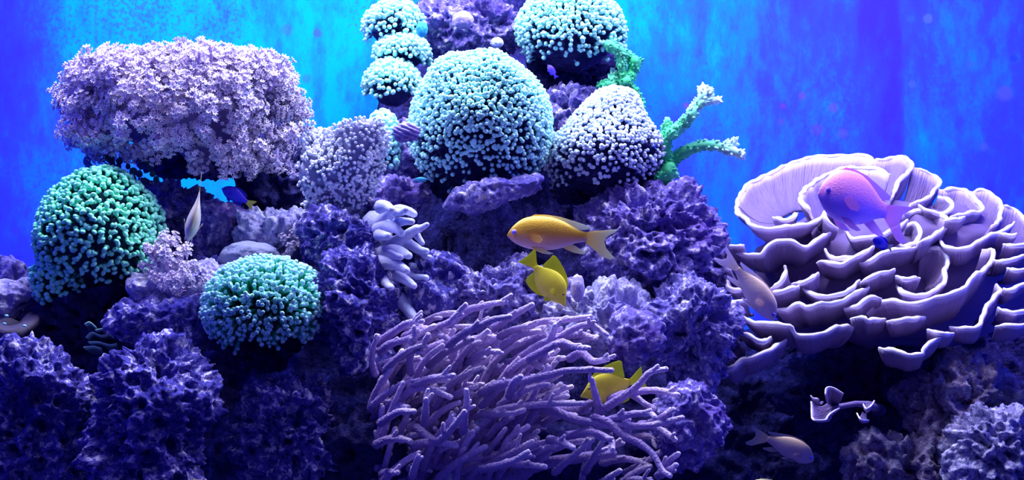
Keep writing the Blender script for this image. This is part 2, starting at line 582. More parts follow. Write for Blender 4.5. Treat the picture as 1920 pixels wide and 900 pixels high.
def ridge():
    top = [(-160, 600), (-40, 560), (0, 525), (60, 505), (140, 450), (260, 430), (340, 440), (400, 425), (460, 420), (530, 350), (600, 345), (685, 335), (712, 140), (728, 20), (800, -30), (960, -40), (1110, -15),
           (1150, 70), (1180, 170), (1215, 300), (1290, 410), (1330, 520), (1400, 640), (1560, 560), (1900, 540), (2080, 560)]
    nx, m, k = 420, 70, 8
    px = np.linspace(-160, 2080, nx)
    s = S(0.42)
    zt = (450 - np.interp(px, [a for a, b in top], [b for a, b in top])) * s
    zt = zt + 0.012 * pnoise(np.column_stack([px * s * 30, px * 0, px * 0]))
    x = np.clip((px - 960) * s, -1.04, 1.04)
    V = []
    for i in range(m):
        u = i / (m - 1)
        z = FLOOR_Z + (zt - FLOOR_Z) * u
        y = 0.40 + 0.07 * u ** 3
        V.append(np.column_stack([x, np.full(nx, y), z]))
    for i in range(k):
        u = (i + 1) / k
        V.append(np.column_stack([x, np.full(nx, 0.47 + 0.10 * u), zt - 0.02 * u * u]))
    V = np.vstack(V)
    d = 0.035 * fbm(V * 9, 2) + 0.02 * (0.4 - np.abs(pnoise(V * 28))) + 0.008 * fbm(V * 80, 2)
    V[:, 1] -= np.clip(d, -0.03, 0.06)
    V[:, 1] = np.minimum(V[:, 1], 0.595)
    V[:, 0] += 0.012 * pnoise(V * 22 + 5) * (np.abs(V[:, 0]) < 1.0)
    rows = m + k
    F = [(i * nx + j, i * nx + j + 1, (i + 1) * nx + j + 1, (i + 1) * nx + j) for i in range(rows - 1) for j in range(nx - 1)]
    o = link('reef_ridge', make_mesh('reef_ridge', V, F, [M_ROCKSHADE]))  # dark colour stands in for deep shade behind the reef
    tag(o, 'dark rock ridge heaped along the back wall behind all the corals', 'rock')


ridge()


# ------------------------------------------------------------------ polyp corals
def lathe_polyp(name, prof, mats, seg=8, squash=1.0, bumps=0.0):
    """prof: list of (z, radius, t)"""
    v, t = [], []
    for z, r, tt in prof:
        for j in range(seg):
            a = 2 * math.pi * j / seg
            k = 1 + bumps * (1 if j % 2 else -1) * (1 if z > 0.6 else 0)
            v.append((math.cos(a) * r * k * squash, math.sin(a) * r * k, z))
            t.append(tt)
    f = []
    n = len(prof)
    for i in range(n - 1):
        for j in range(seg):
            k = (j + 1) % seg
            f.append((i * seg + j, i * seg + k, (i + 1) * seg + k, (i + 1) * seg + j))
    f.append(tuple((n - 1) * seg + j for j in range(seg)))
    return make_mesh(name, v, f, mats, t=t)


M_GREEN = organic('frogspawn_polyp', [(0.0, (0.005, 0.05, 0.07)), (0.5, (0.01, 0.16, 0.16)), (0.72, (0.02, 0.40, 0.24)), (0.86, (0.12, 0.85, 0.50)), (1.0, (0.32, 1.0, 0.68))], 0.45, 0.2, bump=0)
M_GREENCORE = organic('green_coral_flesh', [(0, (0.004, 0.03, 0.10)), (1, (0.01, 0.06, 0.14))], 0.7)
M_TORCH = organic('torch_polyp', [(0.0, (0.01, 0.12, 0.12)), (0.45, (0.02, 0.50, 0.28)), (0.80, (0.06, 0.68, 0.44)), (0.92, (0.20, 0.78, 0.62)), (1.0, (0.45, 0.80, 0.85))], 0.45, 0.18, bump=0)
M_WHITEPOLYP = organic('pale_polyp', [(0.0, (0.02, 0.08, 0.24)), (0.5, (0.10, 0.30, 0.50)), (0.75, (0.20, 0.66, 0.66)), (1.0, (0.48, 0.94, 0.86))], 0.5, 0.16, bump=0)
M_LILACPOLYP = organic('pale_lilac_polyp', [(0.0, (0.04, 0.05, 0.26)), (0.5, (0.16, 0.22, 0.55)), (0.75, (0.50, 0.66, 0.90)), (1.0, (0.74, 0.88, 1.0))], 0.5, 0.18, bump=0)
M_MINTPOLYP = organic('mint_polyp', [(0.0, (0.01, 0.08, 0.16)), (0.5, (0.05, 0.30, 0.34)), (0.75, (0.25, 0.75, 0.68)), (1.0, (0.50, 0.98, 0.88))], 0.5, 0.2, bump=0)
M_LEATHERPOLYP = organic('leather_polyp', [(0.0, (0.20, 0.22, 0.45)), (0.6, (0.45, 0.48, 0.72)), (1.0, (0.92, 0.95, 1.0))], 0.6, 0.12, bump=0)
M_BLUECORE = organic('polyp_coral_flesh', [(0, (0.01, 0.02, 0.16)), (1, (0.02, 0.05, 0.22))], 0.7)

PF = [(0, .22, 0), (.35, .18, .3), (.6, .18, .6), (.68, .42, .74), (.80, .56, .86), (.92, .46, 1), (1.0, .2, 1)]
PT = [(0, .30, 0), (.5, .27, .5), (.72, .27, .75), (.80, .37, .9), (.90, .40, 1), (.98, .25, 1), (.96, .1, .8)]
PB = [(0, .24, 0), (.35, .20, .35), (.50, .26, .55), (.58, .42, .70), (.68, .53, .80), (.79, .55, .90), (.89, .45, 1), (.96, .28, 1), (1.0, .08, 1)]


def cone_r(z):
    return np.interp(z, [-1, -.6, -.25, 0, .2, .4, .6, .8, .92, 1], [0, .72, .97, 1, .90, .70, .52, .38, .26, 0])


def head_points(kind, c, a, n, seed, zmin, ymax, y0, drop=0.45):
    """roughly even points and normals over an ellipsoid 'e' or a cone-dome 'c'"""
    r = np.random.default_rng(seed)
    pts, nor = [], []
    ga = math.pi * (3 - math.sqrt(5))
    N = int(n * 2.6)
    for i in range(N):
        z = 1 - 2 * (i + 0.5) / N
        th = i * ga
        q = math.sqrt(1 - z * z)
        d = np.array([math.cos(th) * q, math.sin(th) * q, z]) + r.normal(size=3) * 0.035
        d /= np.linalg.norm(d)
        if d[2] < zmin + 0.12 * r.normal() or d[1] > ymax or (d[2] < zmin + 0.45 and r.random() < drop):
            continue
        if kind == 'c':    # narrow shoulders, wide foot
            zz = d[2]
            k = float(cone_r(zz)) / max(1e-3, math.sqrt(max(0, 1 - zz * zz)))
            p = np.array([d[0] * a[0] * k + 0.16 * a[0] * max(0, zz), d[1] * a[1] * k, zz * a[2]])
            nn = np.array([d[0] / a[0], d[1] / a[1], (d[2] + 0.25) / a[2]])
        else:
            p = d * a
            nn = d / a
        pts.append(p)
        nor.append(nn / np.linalg.norm(nn))
    pts, nor = np.array(pts), np.array(nor)
    lump = 1 + 0.10 * pnoise(pts * 20 + seed)
    return pts * lump[:, None] + c, nor


def join_instances(name, me_list, mats4, parent, mat):
    """many small copies as one part that nobody could count"""
    cache = {}
    V, F, T, n = [], [], [], 0
    for me, M in mats4:
        if me.name not in cache:
            v = np.empty(len(me.vertices) * 3)
            me.vertices.foreach_get('co', v)
            t = np.empty(len(me.vertices), dtype=np.float32)
            me.attributes['t'].data.foreach_get('value', t)
            cache[me.name] = (v.reshape(-1, 3), [tuple(p.vertices) for p in me.polygons], t)
        v, f, t = cache[me.name]
        A = np.array(M)
        V.append(v @ A[:3, :3].T + A[:3, 3])
        F += [tuple(x + n for x in q) for q in f]
        T.append(t)
        n += len(v)
    m = make_mesh(name, np.vstack(V), F, [mat], t=np.concatenate(T))
    o = link(name, m, parent)
    o['kind'] = 'stuff'
    return o


def polyp_coral(label, cat, px, py, rx, rz, y, n, tip, length, prof, mat, core_mat, ry=None, kind='e', zmin=-0.35, ymax=0.35, seed=1, drop=0.45,
                squash=1.0, up=0.25, name='polyp_coral', group='polyp corals', core=0.9, bumps=0.0):
    s = S(y)
    a = np.array([rx * s, (ry or rx) * s, rz * s]) - length * s * 0.75
    a = np.maximum(a, 0.008)
    c = np.array(P(px, py, y))
    base = Vector(c - np.array([0, 0, a[2] * core]))
    root = thing(name, label, cat, base, group)
    # fleshy core
    v, f = ico(5)
    d = v.copy()
    if kind == 'c':
        k = cone_r(d[:, 2]) / np.maximum(1e-3, np.sqrt(np.clip(1 - d[:, 2] ** 2, 0, 1)))
        pv = np.stack([d[:, 0] * a[0] * k + 0.16 * a[0] * np.clip(d[:, 2], 0, 1), d[:, 1] * a[1] * k, d[:, 2] * a[2]], axis=1)
    else:
        pv = d * a
    pv = pv * (1 + 0.10 * pnoise(pv * 20 + seed) + 0.05 * pnoise(pv * 110 + seed))[:, None] * np.array([core, core, core])
    link('core', make_mesh('core', pv + c - np.array(base), f, [core_mat], t=np.clip(d[:, 2] * .5 + .5, 0, 1)), root)
    me = [lathe_polyp('polyp', prof, [mat], 8, squash * q, bumps) for q in (1.0, 1.15, 0.9)]
    pts, nor = head_points(kind, c, a, n, seed, zmin, ymax, y, drop)
    order = np.argsort(nor[:, 1] - 0.25 * nor[:, 2])      # the ones facing the viewer first
    r = random.Random(seed)
    rest = []
    for k, i in enumerate(order):
        dirv = nor[i] + np.array([0, -0.1, up]) + np.array([r.gauss(0, .22) for _ in range(3)])
        L = length * s * r.uniform(0.8, 1.2)
        w = tip * s * r.uniform(0.8, 1.2)
        M = Matrix.Translation(Vector(pts[i]) - base) @ frame_z(dirv, r.uniform(0, 6.28)).to_4x4() @ Matrix.Diagonal((w, w, L, 1))
        m = me[k % 3]
        if k < 300:
            o = link('polyp', m, root)
            o.matrix_basis = M
        else:
            rest.append((m, M))
    if rest:
        join_instances('polyp_mass', me, rest, root, mat)
    return root


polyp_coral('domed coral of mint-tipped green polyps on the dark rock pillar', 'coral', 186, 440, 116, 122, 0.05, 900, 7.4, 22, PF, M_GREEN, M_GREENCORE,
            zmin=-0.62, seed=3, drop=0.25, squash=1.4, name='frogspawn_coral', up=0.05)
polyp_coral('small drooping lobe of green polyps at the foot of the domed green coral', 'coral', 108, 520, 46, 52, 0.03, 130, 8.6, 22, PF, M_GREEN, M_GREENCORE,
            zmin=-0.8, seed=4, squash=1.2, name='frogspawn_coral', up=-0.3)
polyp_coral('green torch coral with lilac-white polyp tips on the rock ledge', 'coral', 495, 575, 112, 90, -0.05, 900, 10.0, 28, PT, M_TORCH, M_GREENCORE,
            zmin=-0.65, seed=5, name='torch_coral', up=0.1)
polyp_coral('big white-mint dome coral above the lilac ledge', 'coral', 902, 235, 138, 138, 0.12, 2600, 6.9, 15, PB, M_WHITEPOLYP, M_ROCKSHADE,
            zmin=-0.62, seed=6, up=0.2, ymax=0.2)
polyp_coral('highest white polyp coral over the dark hollow', 'coral', 1070, 62, 102, 92, 0.26, 1450, 7.2, 16, PB, M_WHITEPOLYP, M_ROCKSHADE,
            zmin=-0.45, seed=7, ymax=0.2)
polyp_coral('cone-shaped pale polyp coral beside the green branch coral', 'coral', 1135, 282, 114, 122, 0.14, 1900, 6.8, 12, PB, M_LILACPOLYP, M_ROCKSHADE,
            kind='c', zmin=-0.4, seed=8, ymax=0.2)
polyp_coral('white polyp coral lobe beside the cyan disc', 'coral', 738, 52, 58, 50, 0.26, 460, 7.4, 16, PB, M_WHITEPOLYP, M_ROCKSHADE, seed=9, ymax=0.25)
polyp_coral('brightest white polyp coral clump beside the holed rock', 'coral', 754, 103, 54, 40, 0.24, 320, 7.8, 15, PB, M_WHITEPOLYP, M_ROCKSHADE, seed=10, ymax=0.25)
polyp_coral('teal-white polyp coral in the shade under the brightest white clump', 'coral', 736, 162, 54, 52, 0.22, 460, 7.4, 16, PB, M_MINTPOLYP, M_ROCKSHADE, seed=11, ymax=0.25)
polyp_coral('narrow mint polyp coral beside the striped clam', 'coral', 718, 268, 32, 62, 0.16, 170, 10, 16, PB, M_MINTPOLYP, M_ROCKSHADE, seed=12, ymax=0.25, zmin=-0.7)
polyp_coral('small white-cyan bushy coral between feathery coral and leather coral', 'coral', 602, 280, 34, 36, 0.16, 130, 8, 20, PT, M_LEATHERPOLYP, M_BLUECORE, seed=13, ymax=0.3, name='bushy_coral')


# ------------------------------------------------------------------ leather coral
def leather():
    y = 0.06
    s = S(y)
    base = P(612, 425, y)
    root = thing('leather_coral', 'grey-white folded leather coral with fine polyps and smooth stalk', 'coral', base)
    m_st = organic('leather_stalk', [(0, (0.22, 0.20, 0.45)), (1, (0.32, 0.30, 0.55))], 0.8, 0.1, bump=0.4)
    path = catmull([P(618, 440, y + .03), P(622, 400, y + .035), P(640, 365, y + 0.045), P(655, 330, y + .05)], 14)
    v, f, t = tube(path, np.linspace(36, 30, 14) * s, 18, 0.15, 40)
    link('stalk', make_mesh('stalk', v - np.array(base), f, [m_st], t=t), root)
    # cap: a folded disc leaning to the viewer
    m_cap = organic('leather_cap', [(0, (0.26, 0.25, 0.50)), (1, (0.42, 0.42, 0.68))], 0.8, 0.1, bump=0.3)
    c = np.array(P(645, 312, y))
    e1 = np.array([0.68, -0.1, 0.72])
    e1 /= np.linalg.norm(e1)
    e2 = np.array([-0.55, -0.45, 0.55])
    e2 -= e1 * e2.dot(e1)
    e2 /= np.linalg.norm(e2)
    e3 = np.cross(e1, e2)
    if e3[1] > 0:
        e3 = -e3

    def surf(u, a):
        fold = 0.30 * math.sin(3 * a + 0.7) * u ** 2
        rr1 = 98 * (1 + 0.12 * math.sin(4 * a))
        rr2 = 62 * (1 + 0.14 * math.sin(3 * a + 1))
        return c + s * (e1 * u * math.cos(a) * rr1 + e2 * u * math.sin(a) * rr2 + e3 * (26 - 34 * u ** 2 + 60 * fold))
    nu, na = 9, 40
    V, F, T = [], [], []
    for i in range(nu):
        for j in range(na):
            V.append(surf((i + 0.02) / (nu - 1), 2 * math.pi * j / na) - np.array(base))
            T.append(i / (nu - 1))
    for i in range(nu - 1):
        for j in range(na):
            k = (j + 1) % na
            F.append((i * na + j, i * na + k, (i + 1) * na + k, (i + 1) * na + j))
    o = link('cap', make_mesh('cap', V, F, [m_cap], t=T), root)
    so = o.modifiers.new('thick', 'SOLIDIFY')
    so.thickness = 0.012
    so.offset = 0
    me = [lathe_polyp('polyp', PB, [M_LEATHERPOLYP], 6)]
    r = random.Random(5)
    allp = []
    for i in range(760):
        u = math.sqrt(r.random()) * 1.02
        a = r.uniform(0, 2 * math.pi)
        p = surf(u, a)
        q1 = surf(u + 0.01, a) - p
        q2 = surf(u, a + 0.01) - p
        n = np.cross(q1, q2)
        n /= np.linalg.norm(n) + 1e-12
        if n.dot(e3) < 0:
            n = -n
        d = n + np.array([r.gauss(0, .15), -0.1, 0.35 + r.gauss(0, .15)])
        L = r.uniform(14, 20) * s
        w = 6.0 * s
        allp.append((me[0], Matrix.Translation(Vector(p - np.array(base)) + Vector(n) * 0.003) @ frame_z(d).to_4x4() @ Matrix.Diagonal((w, w, L, 1))))
    for m, M in allp[:300]:
        o = link('polyp', m, root)
        o.matrix_basis = M
    join_instances('polyp_mass', me, allp[300:], root, M_LEATHERPOLYP)


leather()


# ------------------------------------------------------------------ feathery lilac soft corals
M_XENIA = organic('feathery_polyp', [(0.0, (0.20, 0.13, 0.38)), (0.4, (0.46, 0.36, 0.62)), (0.8, (0.78, 0.68, 0.86)), (1.0, (0.98, 0.92, 1.0))], 0.8, 0.12, bump=0)
M_XENIASTALK = organic('feathery_stalk', [(0, (0.16, 0.10, 0.36)), (1, (0.38, 0.30, 0.56))], 0.8, 0.1)


def feather_mesh(seed, npoly=11, tent=7):
    """a fir-shaped branchlet, height 1, of little feathery polyps"""
    r = random.Random(seed)
    acc = Acc()
    bend = [r.gauss(0, .08), r.gauss(0, .08)]
    v, f, t = tube(catmull([(0, 0, 0), (bend[0], bend[1], .5), (bend[0] * 2, bend[1] * 2, .88)], 6), np.linspace(.075, .03, 6), 5)
    acc.add(v, f, t * 0.5)
    for k in range(npoly):
        z = 0.22 + 0.70 * k / (npoly - 1)
        a = k * 2.4 + r.uniform(-.3, .3)
        out = (1 - (z - .2) * 0.95) * 0.30 + 0.03
        o = Vector((bend[0] * 2 * z + math.cos(a) * out, bend[1] * 2 * z + math.sin(a) * out, z + 0.06))
        st = Vector((bend[0] * 2 * z, bend[1] * 2 * z, z - 0.1))
        v, f, t = tube([st, st.lerp(o, .6), o], [.028, .024, .02], 4, cap=False)
        acc.add(v, f, 0.2 + t * 0.3)
        ax = (o - st).normalized() + Vector((0, 0, .7))
        fr = frame_z(ax, r.uniform(0, 6))
        R0 = r.uniform(.12, .17)
        for j in range(tent):
            b = 2 * math.pi * j / tent
            d = fr @ Vector((math.cos(b), math.sin(b), 0.65))
            side = fr @ Vector((-math.sin(b), math.cos(b), 0))
            upv = d.cross(side)
            tip = o + d * R0
            mid = o + d * R0 * .55
            q = [o, mid + side * .034 + upv * .012, tip + side * .012, tip - side * .012, mid - side * .034 + upv * .012, mid - upv * .022]
            acc.add([x[:] for x in q], [(0, 1, 5), (1, 2, 5), (2, 3, 5), (3, 4, 5), (4, 0, 5), (0, 4, 1), (1, 4, 3, 2)], [.45, .8, 1, 1, .8, .7])
    return acc.mesh('feathery_branchlet', [M_XENIA], smooth=False)


FEATHER = [feather_mesh(s) for s in range(6)]


def feathery(label, items, base, stalks, name='feathery_soft_coral', group='feathery soft corals'):
    """items: (point, direction, length m)"""
    root = thing(name, label, 'coral', base, group)
    for path, r0, r1 in stalks:
        v, f, t = tube(catmull(path, 12), np.linspace(r0, r1, 12), 12, 0.2, 50)
        link('stalk', make_mesh('stalk', v - np.array(base), f, [M_XENIASTALK], t=t), root)
    r = random.Random(len(items))
    rest = []
    for k, (p, d, L) in enumerate(items):
        M = Matrix.Translation(Vector(p) - base) @ frame_z(d, r.uniform(0, 6.28)).to_4x4() @ Matrix.Diagonal((L * .95, L * .95, L, 1))
        me = FEATHER[k % len(FEATHER)]
        if k < 300:
            o = link('feathery_branchlet', me, root)
            o.matrix_basis = M
        else:
            rest.append((me, M))
    if rest:
        join_instances('branchlet_mass', FEATHER, rest, root, M_XENIA)
    return root


def big_xenia():
    y0 = 0.16
    s = S(y0)
    r = random.Random(42)
    base = P(390, 300, y0 + 0.08)
    items = []
    c = np.array(P(343, 210, y0))
    a = np.array([182 * s, 0.112, 72 * s])
    ga = math.pi * (3 - math.sqrt(5))
    N = 1250
    for i in range(N):
        z = 1 - 2 * (i + .5) / N
        q = math.sqrt(1 - z * z)
        d = np.array([math.cos(i * ga) * q, math.sin(i * ga) * q, z])
        d += np.array([r.gauss(0, .06) for _ in range(3)])
        d /= np.linalg.norm(d)
        if d[1] > 0.45 or d[2] < -0.78:
            continue
        if d[2] < -0.30 and r.random() < 0.35:
            continue
        sq = np.sign(d) * np.abs(d) ** np.array([0.85, 1, 0.9])
        p = c + sq * a * (1 + 0.05 * r.gauss(0, 1) + 0.22 * float(pnoise(np.array([d * 3.2 + 4.0]))[0]))
        # the flat-bottomed right half hangs lower
        if d[2] < 0:
            p[2] += 0.028 * d[2] * min(1.0, max(0.0, d[0] + 0.7))
        n = d / a
        n /= np.linalg.norm(n)
        dr = n * 0.8 + np.array([d[0] * .4, -0.10, 0.55 if d[2] > -.2 else 0.10]) + np.array([r.gauss(0, .12) for _ in range(3)])
        items.append((p, dr, r.uniform(30, 50) * s * (1.15 if d[2] > .5 else 0.92)))
    for i in range(46):                        # taller tips along the crown
        px = r.uniform(150, 535)
        e = (px - 343) / 200.0
        items.append((np.array(P(px, 186 - 42 * math.sqrt(max(0, 1 - e * e)) + r.uniform(-6, 16), y0 + r.uniform(-.07, .05))), (e * .5 + r.gauss(0, .12), r.gauss(-.1, .1), 1.0), r.uniform(46, 66) * s))
    for px, py in [(455, 300), (468, 316), (440, 312), (475, 295), (460, 330), (425, 300), (490, 285), (375, 290), (520, 280), (545, 268), (560, 250), (300, 285), (262, 268), (505, 300), (540, 300)]:
        items.append((np.array(P(px, py, y0 - 0.05 + r.uniform(-.02, .03))), (r.gauss(0.1, .4), -0.5, r.gauss(-.1, .4)), r.uniform(34, 46) * s))
    items.sort(key=lambda q: q[0][1])
    stalks = [([base, P(370, 270, y0 + .05), P(300, 230, y0 + .03), P(240, 200, y0 + .02)], 40 * s, 22 * s),
              ([base, P(390, 260, y0 + .04), P(385, 220, y0 + .02), P(360, 180, y0)], 46 * s, 30 * s),
              ([base, P(430, 265, y0 + .05), P(470, 230, y0 + .03), P(500, 195, y0 + .02)], 40 * s, 22 * s),
              ([base, P(330, 255, y0 + .04), P(250, 235, y0 + .03), P(180, 195, y0 + .02)], 30 * s, 16 * s)]
    broot = feathery('big lilac-white feathery soft coral topping the overhanging rock', items, base, stalks)
    v, f = ico(4)
    k = 1 + 0.16 * pnoise(v * 2.5) + 0.08 * pnoise(v * 6)
    link('core', make_mesh('core', v * a * np.array([.86, .8, .74]) * k[:, None] + c + np.array([0, .015, -.006]) - np.array(base), f, [M_XENIASTALK], t=v[:, 2] * .5 + .5), broot)


big_xenia()


def small_xenia(label, px, py, rx, rz, y, n, L0, seed):
    s = S(y)
    r = random.Random(seed)
    base = P(px, py + rz, y + 0.02)
    items = []
    for i in range(n):
        a, u = r.uniform(0, 6.28), math.sqrt(r.random())
        dx, dz = math.cos(a) * u, math.sin(a) * u
        p = np.array(P(px + dx * rx, py - dz * rz, y - 0.02 * (1 - u * u)))
        items.append((p, (dx * .8 + r.gauss(0, .25), -0.5 + r.gauss(0, .2), dz * .6 + .5), r.uniform(.8, 1.2) * L0 * s))
    feathery(label, items, base, [([base, P(px, py + rz * .3, y + .01), P(px, py - rz * .3, y + .01)], 14 * s, 8 * s)])


small_xenia('small pale feathery coral beside the domed green coral', 312, 482, 26, 30, 0.01, 26, 30, 1)
small_xenia('white-cyan feathery tufts on the rubble shelf beside the torch coral', 345, 528, 48, 20, -0.02, 34, 22, 2)
small_xenia('tiny lilac feathery tuft on the rubble at the leather coral foot', 548, 462, 20, 16, 0.07, 14, 20, 3)


# ------------------------------------------------------------------ finger leather coral, branching corals
def nubbed_branch(path, r0, r1, seg, rough, freq, acc, t0=0.0, t1=1.0):
    v, f, t = tube(path, np.linspace(r0, r1, len(path)), seg, rough, freq)
    acc.add(v, f, t0 + (t1 - t0) * t)


def finger_leather():
    y = 0.0
    s = S(y)
    m = organic('finger_leather', [(0, (0.42, 0.42, 0.72)), (1, (0.72, 0.76, 0.98))], 0.8, 0.08, bump=0.4, bscale=400)
    base = P(712, 540, y + 0.04)
    root = thing('finger_leather_coral', 'white finger leather coral with blunt lobes beside the purple branching coral', 'coral', base, 'finger corals')

    def q(cx, cy):                       # crop of the photograph at 3.6x
        return (710 + cx / 3.6, 360 + cy / 3.6)
    tr = [([(0, 230), (60, 160), (130, 120), (190, 125), (240, 150)], 17, 9), ([(60, 165), (110, 140), (135, 108)], 9, 8), ([(120, 140), (160, 135), (185, 118)], 9, 7),
          ([(0, 260), (60, 230), (110, 245), (155, 280)], 16, 9), ([(100, 240), (130, 205), (180, 200), (225, 200)], 11, 8),
          ([(10, 330), (80, 350), (150, 320), (220, 270), (260, 245)], 17, 10), ([(235, 260), (280, 245), (328, 220)], 9, 6), ([(240, 265), (270, 310), (295, 345)], 9, 7),
          ([(150, 330), (220, 360), (280, 395), (325, 400)], 13, 8), ([(280, 395), (310, 430), (345, 440)], 8, 6),
          ([(0, 430), (70, 400), (140, 400), (205, 430)], 17, 9), ([(60, 410), (100, 430), (150, 440)], 11, 8),
          ([(0, 480), (80, 480), (140, 500), (190, 530)], 16, 9), ([(20, 560), (90, 530), (160, 535), (230, 580), (320, 580)], 17, 8),
          ([(130, 560), (190, 600), (240, 635)], 12, 8), ([(230, 580), (265, 630), (300, 675)], 10, 7), ([(250, 640), (280, 700), (300, 770)], 9, 7),
          ([(60, 600), (110, 680), (170, 760), (240, 850)], 19, 11), ([(130, 700), (200, 730), (240, 735)], 12, 8), ([(190, 720), (230, 770), (250, 810)], 11, 8),
          ([(90, 690), (100, 750), (110, 790)], 12, 8), ([(0, 290), (40, 295), (65, 295)], 12, 8), ([(10, 100), (50, 95), (90, 120)], 14, 9), ([(20, 590), (50, 620), (85, 645)], 12, 8)]
    r = random.Random(3)
    for pts, r0, r1 in tr:
        yy = y - r.uniform(-0.01, 0.05)
        n = len(pts)
        path = [P(*q(*p), yy + 0.03 * (1 - i / (n - 1)) - 0.02 * (i / (n - 1)) * r.random()) for i, p in enumerate(pts)]
        acc = Acc()
        nubbed_branch(catmull(path, 12), r0 * s * 0.95, r1 * s * 0.75, 10, 0.12, 120, acc)
        acc.v = [v - np.array(base) for v in acc.v]
        link('lobe', acc.mesh('lobe', [m]), root)
    v, f, t = tube(catmull([P(700, 610, y + .05), P(705, 540, y + .04), P(706, 470, y + .04), P(704, 420, y + .04)], 12), np.array([30] * 12) * s, 14, 0.2, 40)
    link('trunk', make_mesh('trunk', v - np.array(base), f, [m], t=t * 0.3), root)


finger_leather()


def staghorn(label, traces, y, base_px, crop, nub=5.0, seed=1):
    m = M_STAG
    s = S(y)
    base = P(*base_px, y)
    root = thing('staghorn_coral', label, 'coral', base, 'green branch corals')
    r = random.Random(seed)
    for pts, r0, r1, t0, t1 in traces:
        acc = Acc()
        path = catmull([P(crop[0] + a / crop[2], crop[1] + b / crop[2], y - 0.02 * r.random()) for a, b in pts], 16)
        nubbed_branch(path, r0 * s, r1 * s, 10, 0.25, 160, acc, t0, t1)
        tan = np.gradient(path, axis=0)
        tan /= np.linalg.norm(tan, axis=1)[:, None]
        L = np.linalg.norm(np.diff(path, axis=0), axis=1).sum() / s
        for k in range(int(L * 1.15)):             # corallite nubs
            u = r.random()
            i = min(len(path) - 1, int(u * len(path)))
            rad = (r0 + (r1 - r0) * u) * s
            d = Vector([r.gauss(0, 1) for _ in range(3)])
            tn = Vector(tan[i])
            d = (d - tn * d.dot(tn)).normalized()
            p = Vector(path[i]) + tn * r.uniform(-1, 1) * 3 * s + d * rad * 0.7
            e = p + (d * 0.9 + tn * 0.6) * nub * s
            v, f, t = tube([p, p.lerp(e, .6), e], [nub * .55 * s, nub * .5 * s, nub * .36 * s], 5)
            acc.add(v, f, np.clip(t0 + (t1 - t0) * u + 0.15 * t, 0, 1))
        acc.v = [v - np.array(base) for v in acc.v]
        link('branch', acc.mesh('branch', [m]), root)
    return root


M_STAG = organic('green_staghorn', [(0.0, (0.05, 0.20, 0.16)), (0.35, (0.03, 0.55, 0.20)), (0.7, (0.12, 0.68, 0.36)), (1.0, (0.70, 0.98, 0.95))], 0.6, 0.15, bump=0.2)
CR = (1120, 60, 2.903)
staghorn('green staghorn coral branches forking out over the blue wall', [
    ([(370, 870), (375, 780), (395, 740)], 13, 13, 0.1, 0.35), ([(330, 820), (350, 790), (380, 750)], 9, 9, 0.25, 0.45),
    ([(385, 740), (372, 640), (385, 560), (400, 550)], 11, 12, 0.3, 0.5), ([(385, 570), (375, 530), (382, 480)], 9, 7, 0.5, 0.75),
    ([(395, 560), (460, 510), (510, 450), (540, 400), (575, 350), (575, 305)], 12, 8, 0.5, 1.0), ([(570, 390), (610, 370), (665, 375)], 9, 5, 0.8, 1.0), ([(575, 370), (605, 345), (608, 318)], 7, 5, 0.8, 1.0),
    ([(385, 740), (420, 690), (480, 650), (560, 620), (640, 620), (720, 645), (790, 665)], 13, 7, 0.25, 1.0), ([(690, 630), (720, 610), (750, 597)], 8, 6, 0.75, 1.0),
    ([(390, 770), (410, 770), (425, 775)], 9, 7, 0.4, 0.7)], 0.13, (1247, 355), CR)
staghorn('green branch coral drooping beside the highest white polyp coral', [
    ([(60, 70), (130, 110), (180, 140), (228, 165)], 11, 7, 0.6, 0.5), ([(120, 100), (130, 170), (140, 240)], 9, 8, 0.7, 0.4), ([(205, 150), (190, 220), (150, 280)], 10, 12, 0.4, 0.2),
    ([(70, 290), (85, 250), (88, 222)], 9, 7, 0.5, 0.9), ([(150, 280), (190, 320), (225, 370), (232, 425)], 12, 7, 0.2, 0.3), ([(10, 300), (40, 290), (80, 280)], 8, 8, 0.5, 0.6)], 0.22, (1175, 160), CR, seed=2)


